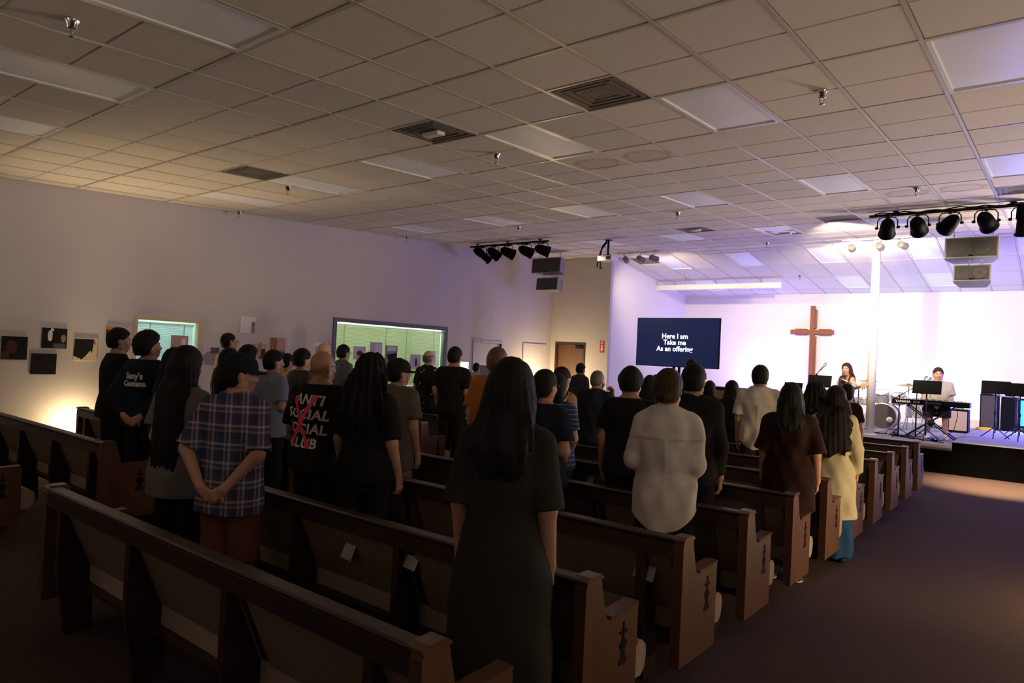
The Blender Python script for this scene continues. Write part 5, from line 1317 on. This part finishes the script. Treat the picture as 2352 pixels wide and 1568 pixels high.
P_(3, 'person in a dark blue jacket half hidden behind long black hair', -6.45, 1, 1.60, face=.2, sex='f', top=NAVY, top_kind='long', bottom=JEAN, hair='bob', hairlen=.15, loose=.03)
P_(4, 'person with very long black hair down the back of a grey tee', -4.36, 0, 1.64, face=.35, sex='f', top=GREYT, top_kind='tee', bottom=BLK, hair='long', hairlen=.72, arms=DK, loose=.035, hem=.74, fine=.75)
P_(5, 'person in a pale yellow shirt and glasses raising one hand', -8.78, 3, 1.81, face=.0, top=YEL, top_kind='tee', bottom=KHAKI, hair='buzz', glasses=True, arms=('raise', 'down'), head=(-.1, .1))
P_(6, 'person in a blue plaid shirt and dark cap, hands clasped behind the back', -3.74, 0, 1.62, face=.45, top=PLAID, top_kind='tee', bottom=RUST, bottom_kind='shorts', hair='short', cap=CAPN, arms=('back', 'back'), build=1.05, loose=.025, collar=True, hem=.76, fine=.65, head=(-.85, -.02), sleeve=.95)
P_(7, 'person with black hair between the yellow shirt and the light blue shirt', -6.74, 2, 1.66, sex='f', top=DGREY, bottom=BLK, hair='bob', hairlen=.12)
P_(70, 'person with black hair just left of the dark cap, in front of the yellow shirt', -7.12, 2, 1.61, sex='f', top=BLK, bottom=BLK, hair='long', hairlen=.35)
P_(8, 'person in a light blue shirt in profile with short black hair', -6.26, 2, 1.62, face=.05, top=LBLUE, top_kind='shirt', bottom=BLK, hair='short', loose=.03, head=(-.25, .05), arms=('front', 'front'), collar=True)
P_(9, 'person with glasses and a speckled top beyond the light blue shirt', -8.80, 4, 1.55, sex='f', top=LEOP, bottom=BLK, hair='medium', glasses=True)
P_(10, 'person in a dark grey tee with spiky black hair left of the bald heads', -7.11, 3, 1.63, top=cloth('charcoal', (.09, .085, .075)), bottom=JEAN, hair='curly', head=(-.1, 0))
P_(11, 'bald person with glasses standing furthest back behind the other bald one', -7.94, 4, 1.74, top=DGREY, bottom=BLK, hair='bald', glasses=True, skin=SKINP)
t12, s12 = P_(12, 'shaven-headed person in a black tee with white words and a pink cross on the back', -4.20, 1, 1.66, face=.26, top=BLK, bottom=BLK, hair='bald', skin=SKIN2, build=1.15, loose=.03, glasses=True, head=(-.30, .02), fine=.75, arms=('front', 'front'), sleeve=.9)
P_(13, 'person in a blue grey shirt and glasses before the large window', -8.70, 5, 1.72, top=BLGREY, top_kind='shirt', bottom=BLK, hair='short', glasses=True, collar=True)
P_(14, 'broad person in a black tee with wide long black hair and one bare arm', -3.66, 1, 1.64, face=.35, sex='f', build=1.08, top=BLK, bottom=BLK, hair='frizzy', hairlen=.30, loose=.03, arms=('downr', 'down'), fine=.8, sleeve=.9)
P_(15, 'person in an olive polo with glasses and a dark cap', -4.40, 2, 1.61, face=.25, top=OLIVE, bottom=KHAKI, hair='short', cap=CAPB, glasses=True, collar=True, build=1.05, head=(-.55, 0), hem=.74, loose=.03)
P_(16, 'bald person in a black shirt with pale flowers', -7.77, 6, 1.70, top=FLOW, top_kind='shirt', bottom=BLK, hair='ring', hairm=HAIRG, skin=SKINP, collar=True, build=1.05)
P_(17, 'person in a black tee with short hair beside the flowered shirt', -6.34, 5, 1.76, face=.25, top=BLK, bottom=BLK, hair='short', build=1.08, loose=.03)
P_(18, 'small person with a hair bun and white top near the grey door', -10.0, 11.34, 1.48, sex='f', top=WHTEE, bottom=BLK, hair='bun', face=.3)
P_(19, 'person in an orange shirt with reddish short hair behind the dark dress', -4.08, 3, 1.75, face=.25, top=ORNG, top_kind='shirt', bottom=JEAN, hair='short', hairm=HAIRR, skin=SKINP, build=1.1, loose=.03)
P_(20, 'large person nearest the camera with long black hair and a dark olive dress', -1.755, 2.21, 1.67, face=.42, sex='f', build=1.0, top=DOLIVE, top_kind='dress', hair='long', hairlen=.25, hairw=.006, arms=('down', 'down'), loose=.025, fine=.65, sleeve=1.0, collar=True)
P_(21, 'person in a navy tee with glasses, tied hair and a bare forearm', -2.87, 2, 1.60, face=.05, sex='f', build=1.12, top=NAVY, bottom=JEAN, hair='tied', glasses=True, arms=('front', 'front'), head=(-.15, 0), loose=.03, fine=.8)
P_(22, 'person in a striped navy tee with arms folded in front', -3.40, 3, 1.55, face=.05, sex='f', build=1.15, top=STRP, bottom=JEAN, hair='bob', hairlen=.12, arms=('front', 'front'), fine=.85)
P_(23, 'person in a tan patterned sleeveless top with black hair', -3.98, 4, 1.59, face=.0, sex='f', build=1.1, top=ZEB, top_kind='tank', bottom=BLK, hair='medium', arms=('front', 'front'))
P_(24, 'person in a grey suit jacket standing near the brown door', -7.28, 11.3, 1.60, face=-.1, top=SUIT, top_kind='long', bottom=SUIT, hair='short', collar=True, loose=.03)
P_(25, 'grey-haired bearded person in a navy polo with a hand at the chin', -4.12, 5, 1.57, face=-.05, top=NAVY, bottom=BLK, hair='buzz', hairm=HAIRG, beard=True, arms=('chin', 'front'), build=1.2, collar=True, loose=.03)
P_(26, 'person in a black shirt with bowl-cut black hair before the television', -2.69, 3, 1.64, face=.35, top=BLK, bottom=BLK, hair='bowl', build=1.02, loose=.03, fine=.8)
P_(27, 'person with long dark hair right beside the bowl-cut hair', -3.93, 6, 1.52, sex='f', top=BLK, bottom=BLK, hair='long', hairlen=.3, face=.2)
P_(28, 'person with brown hair mostly hidden behind the white shirt', -4.30, 7, 1.52, sex='f', top=BLK, bottom=BLK, hair='bob', hairm=HAIRBR, hairlen=.12)
P_(29, 'person in a loose white shirt with brown hair pinned up, over the third pew', -1.92, 2, 1.65, face=.42, sex='f', top=WHT, top_kind='long', bottom=BLK, hair='bun', hairm=HAIRBR, loose=.035, hem=.70, collar=True, arms=('front', 'front'), fine=.62, head=(-.25, .05), sleeve=1.62, build=1.04, yoke=True)
P_(30, 'person whose dark top knot shows above a black head before the television', -4.62, 9, 1.76, top=BLK, bottom=BLK, hair='short')
P_(31, 'tall person in a black shirt with short black hair, right of the white shirt', -2.16, 3, 1.69, face=.30, top=BLK, top_kind='long', bottom=BLK, hair='short', loose=.03, head=(-.2, 0), fine=.8, collar=True, build=1.04)
P_(32, 'person with dark hair showing behind the tall black-shirted one', -3.93, 8, 1.46, sex='f', top=BLK, bottom=BLK, hair='bob', hairlen=.12)
P_(33, 'person with long straight black hair under the right end of the television', -3.26, 7, 1.50, face=.2, sex='f', top=BLK, bottom=BLK, hair='long', hairlen=.30)
P_(34, 'person in a white short-sleeved shirt with cropped black hair and plain ears', -2.60, 6, 1.71, face=.26, top=WHT, top_kind='shirt', bottom=DOLIVE, hair='short', loose=.035, collar=True, hem=.80, fine=.75, sleeve=.85, yoke=True)
P_(35, 'person in a burgundy tee with straight black hair and white-soled shoes', -1.72, 4, 1.57, face=.25, sex='f', build=1.1, top=BURG, bottom=BLK, hair='long', hairlen=.22, loose=.04, fine=.75, hem=.62, sleeve=1.0, shoes=(M_SHOE, M_SHOEW), arms=('downr', 'down'), bottom_kind='pants')
P_(36, 'person with frizzy dark hair before the small music stand', -2.02, 6, 1.55, face=.15, sex='f', top=BLK, bottom=BLK, hair='frizzy', hairlen=.10, build=1.05)
P_(37, 'person in a cream coat and blue skirt with very long dark wavy hair', -1.60, 5, 1.55, face=.22, sex='f', top=CREAM, top_kind='coat', hem=.43, bottom=BLUESK, bottom_kind='skirt', hair='long', hairm=HAIRB, hairlen=.46, hairw=.03, loose=.035, fine=.7, arms=('downr', 'down'))
P_(38, 'person in a maroon top just left of the white column', -2.12, 8, 1.53, sex='f', top=BURG, bottom=BLK, hair='medium', face=.1)
# lettering on the two shirts
M_PRINT = mat('shirt_print_white', (.60, .57, .52), .8); M_PINK = mat('shirt_print_pink', (.75, .05, .14), .8)
for k, (s, sz) in enumerate((("Sany's", .080), ('Cantena', .072))):
    print_on_back(t2, s2, text_mesh(s, sz, M_PRINT, bold=.003), 'back_lettering', -.03, 1.30 - .072 * k, label='pale lettering')
for k, s in enumerate(('ANTI', 'SOCIAL', 'SOCIAL', 'CLUB')):
    print_on_back(t12, s12, text_mesh(s, .098, M_PRINT, bold=.003, shear=.12, spacing=1.05), 'back_lettering', (.02, .005, -.005, -.02)[k], 1.345 - .103 * k, rot=-.05, label='white lettering')
xm = MB()
for (a, b) in (((-.08, .17), (.055, -.20)), ((.10, .18), (-.10, -.18))):
    a = Vector((*a, 0)); b = Vector((*b, 0)); d = (b - a).normalized(); n_ = Vector((-d.y, d.x, 0)); N = 14; v = []
    for i in range(N + 1):
        p = a.lerp(b, i / N); w_ = .016 + .006 * math.sin(i * 2.1); v += [p + n_ * w_, p - n_ * w_]
    xm.add(v, [(2 * i, 2 * i + 1, 2 * i + 3, 2 * i + 2) for i in range(N)])
print_on_back(t12, s12, xm.mesh('pink_brush_cross', M_PINK), 'pink_brush_cross', -.01, 1.20, label='pink brushed cross over the lettering', lift=.009)

# ---------------------------------------------------------------- musicians
build_person(39, 'singer with long dark hair playing an acoustic guitar on stage', (-3.45, 15.32, STG - .31), 1.66, face=math.pi - .5, sex='f', top=cloth('black_lace', (.05, .045, .045)), top_kind='tank', bottom=cloth('grey_green', (.20, .24, .22)), hair='long', hairm=HAIRBR, hairlen=.24, arms=('strum', 'fret'), sit=True, head=(.35, .0), skin=SKINP, seed=39, group='musicians on the stage', fine=.9, shoes=(M_SHOE, M_SHOE))
build_person(40, 'keyboard player in a pale tee and shorts seated on stage', (-1.87, 15.52, STG - .40), 1.74, face=math.pi + .12, top=WHTEE, top_kind='tee', bottom=DGREY, bottom_kind='shorts', hair='short', hairm=HAIRBR, arms=('keys', 'keys'), sit=True, skin=SKINP, seed=40, group='musicians on the stage', fine=.9, loose=.04, build=1.12, shoes=(M_SHOEW, M_SHOEW), head=(.1, .0))
# acoustic guitar held by the singer
fa = math.pi - .5; Rg = Matrix.Rotation(fa, 4, 'Z')
gl = Vector((-3.45, 15.32, STG - .31)) + Rg @ Vector((0.02, .27, 1.00))
t = thing('acoustic_guitar', 'light wooden acoustic guitar held by the singer', 'guitar', gl, fa)
Gt = RT((0, 0, 0), ry=.33)                     # neck rises to the player's left (local -x)
out = []
for k in range(40):
    a = 2 * math.pi * k / 40; x = .24 * math.cos(a); wv = .155 + .035 * math.cos(a) - .038 * math.exp(-((x + .045) / .07) ** 2) ; out.append((x, math.sin(a) * wv))
poly = [(x, z) for x, z in out]
def gprism(p, y0, y1): return MB().prism(p, 'y', y0, y1)
g = gprism(poly, -.045, .05); g.v = [tuple(Gt @ Vector(p)) for p in g.v]; g.obj('body', M_GUITAR, t)
g = gprism([(x * 1.02, z * 1.02) for x, z in out], .044, .052); g.v = [tuple(Gt @ Vector(p)) for p in g.v]; g.obj('binding', M_DARKWOOD, t)
MB().lathe([(0, .0535), (.045, .0535), (.045, .05)], 18, R=Gt @ RT((-.05, 0, 0), rx=-math.pi / 2)).obj('sound_hole', M_DARKWOOD, t)
MB().bbox(.09, .12, .05, .062, -.07, .07, .003, R=Gt).obj('bridge', M_DARKWOOD, t)
MB().bbox(-.68, -.10, .04, .066, -.026, .026, .006, R=Gt).obj('neck', M_DARKWOOD, t)
MB().bbox(-.84, -.67, .035, .055, -.038, .038, .006, R=Gt).obj('headstock', M_GUITAR, t)
for k in range(3):
    for s in (-1, 1): MB().lathe([(0, 0), (.01, 0), (.01, .03), (0, .032)], 8, R=Gt @ RT((-.70 - .05 * k, .045, s * .036), rx=0 if s > 0 else math.pi)).obj('tuning_peg', M_CHROME, t)
st_ = MB()
for k in range(6): st_.tube([Gt @ Vector((.105, .066, -.02 + .008 * k)), Gt @ Vector((-.70, .068, -.018 + .007 * k))], .0014, 4)
st_.obj('strings', M_CHROME, t)
_sc = 1.66 / 1.70
pl_ = lambda x, y, z: Vector((x * _sc - .02, y * _sc - .27, z * _sc - 1.00))
sp = [Gt @ Vector((-.22, .0, .03)), pl_(-.135, .155, 1.22), pl_(-.115, .125, 1.33), pl_(-.095, .055, 1.44), pl_(-.085, -.03, 1.46), pl_(-.06, -.125, 1.36), pl_(.06, -.145, 1.18), pl_(.20, -.06, 1.05), Gt @ Vector((.24, -.02, 0))]
sm = MB(); pts = sp
for i in range(len(pts) - 1):
    a, b = pts[i], pts[i + 1]; d = (b - a).normalized(); n_ = d.cross(Vector((0, 1, 0)) if abs(d.y) < .9 else Vector((1, 0, 0))).normalized() * .028
    q = d.cross(n_).normalized() * .002
    sm.add([a + n_ + q, a - n_ + q, b - n_ + q, b + n_ + q, a + n_ - q, a - n_ - q, b - n_ - q, b + n_ - q], [(0, 1, 2, 3), (7, 6, 5, 4), (0, 4, 5, 1), (2, 6, 7, 3), (1, 5, 6, 2), (3, 7, 4, 0)])
sm.obj('strap', M_ORANGE, t, label='orange guitar strap')
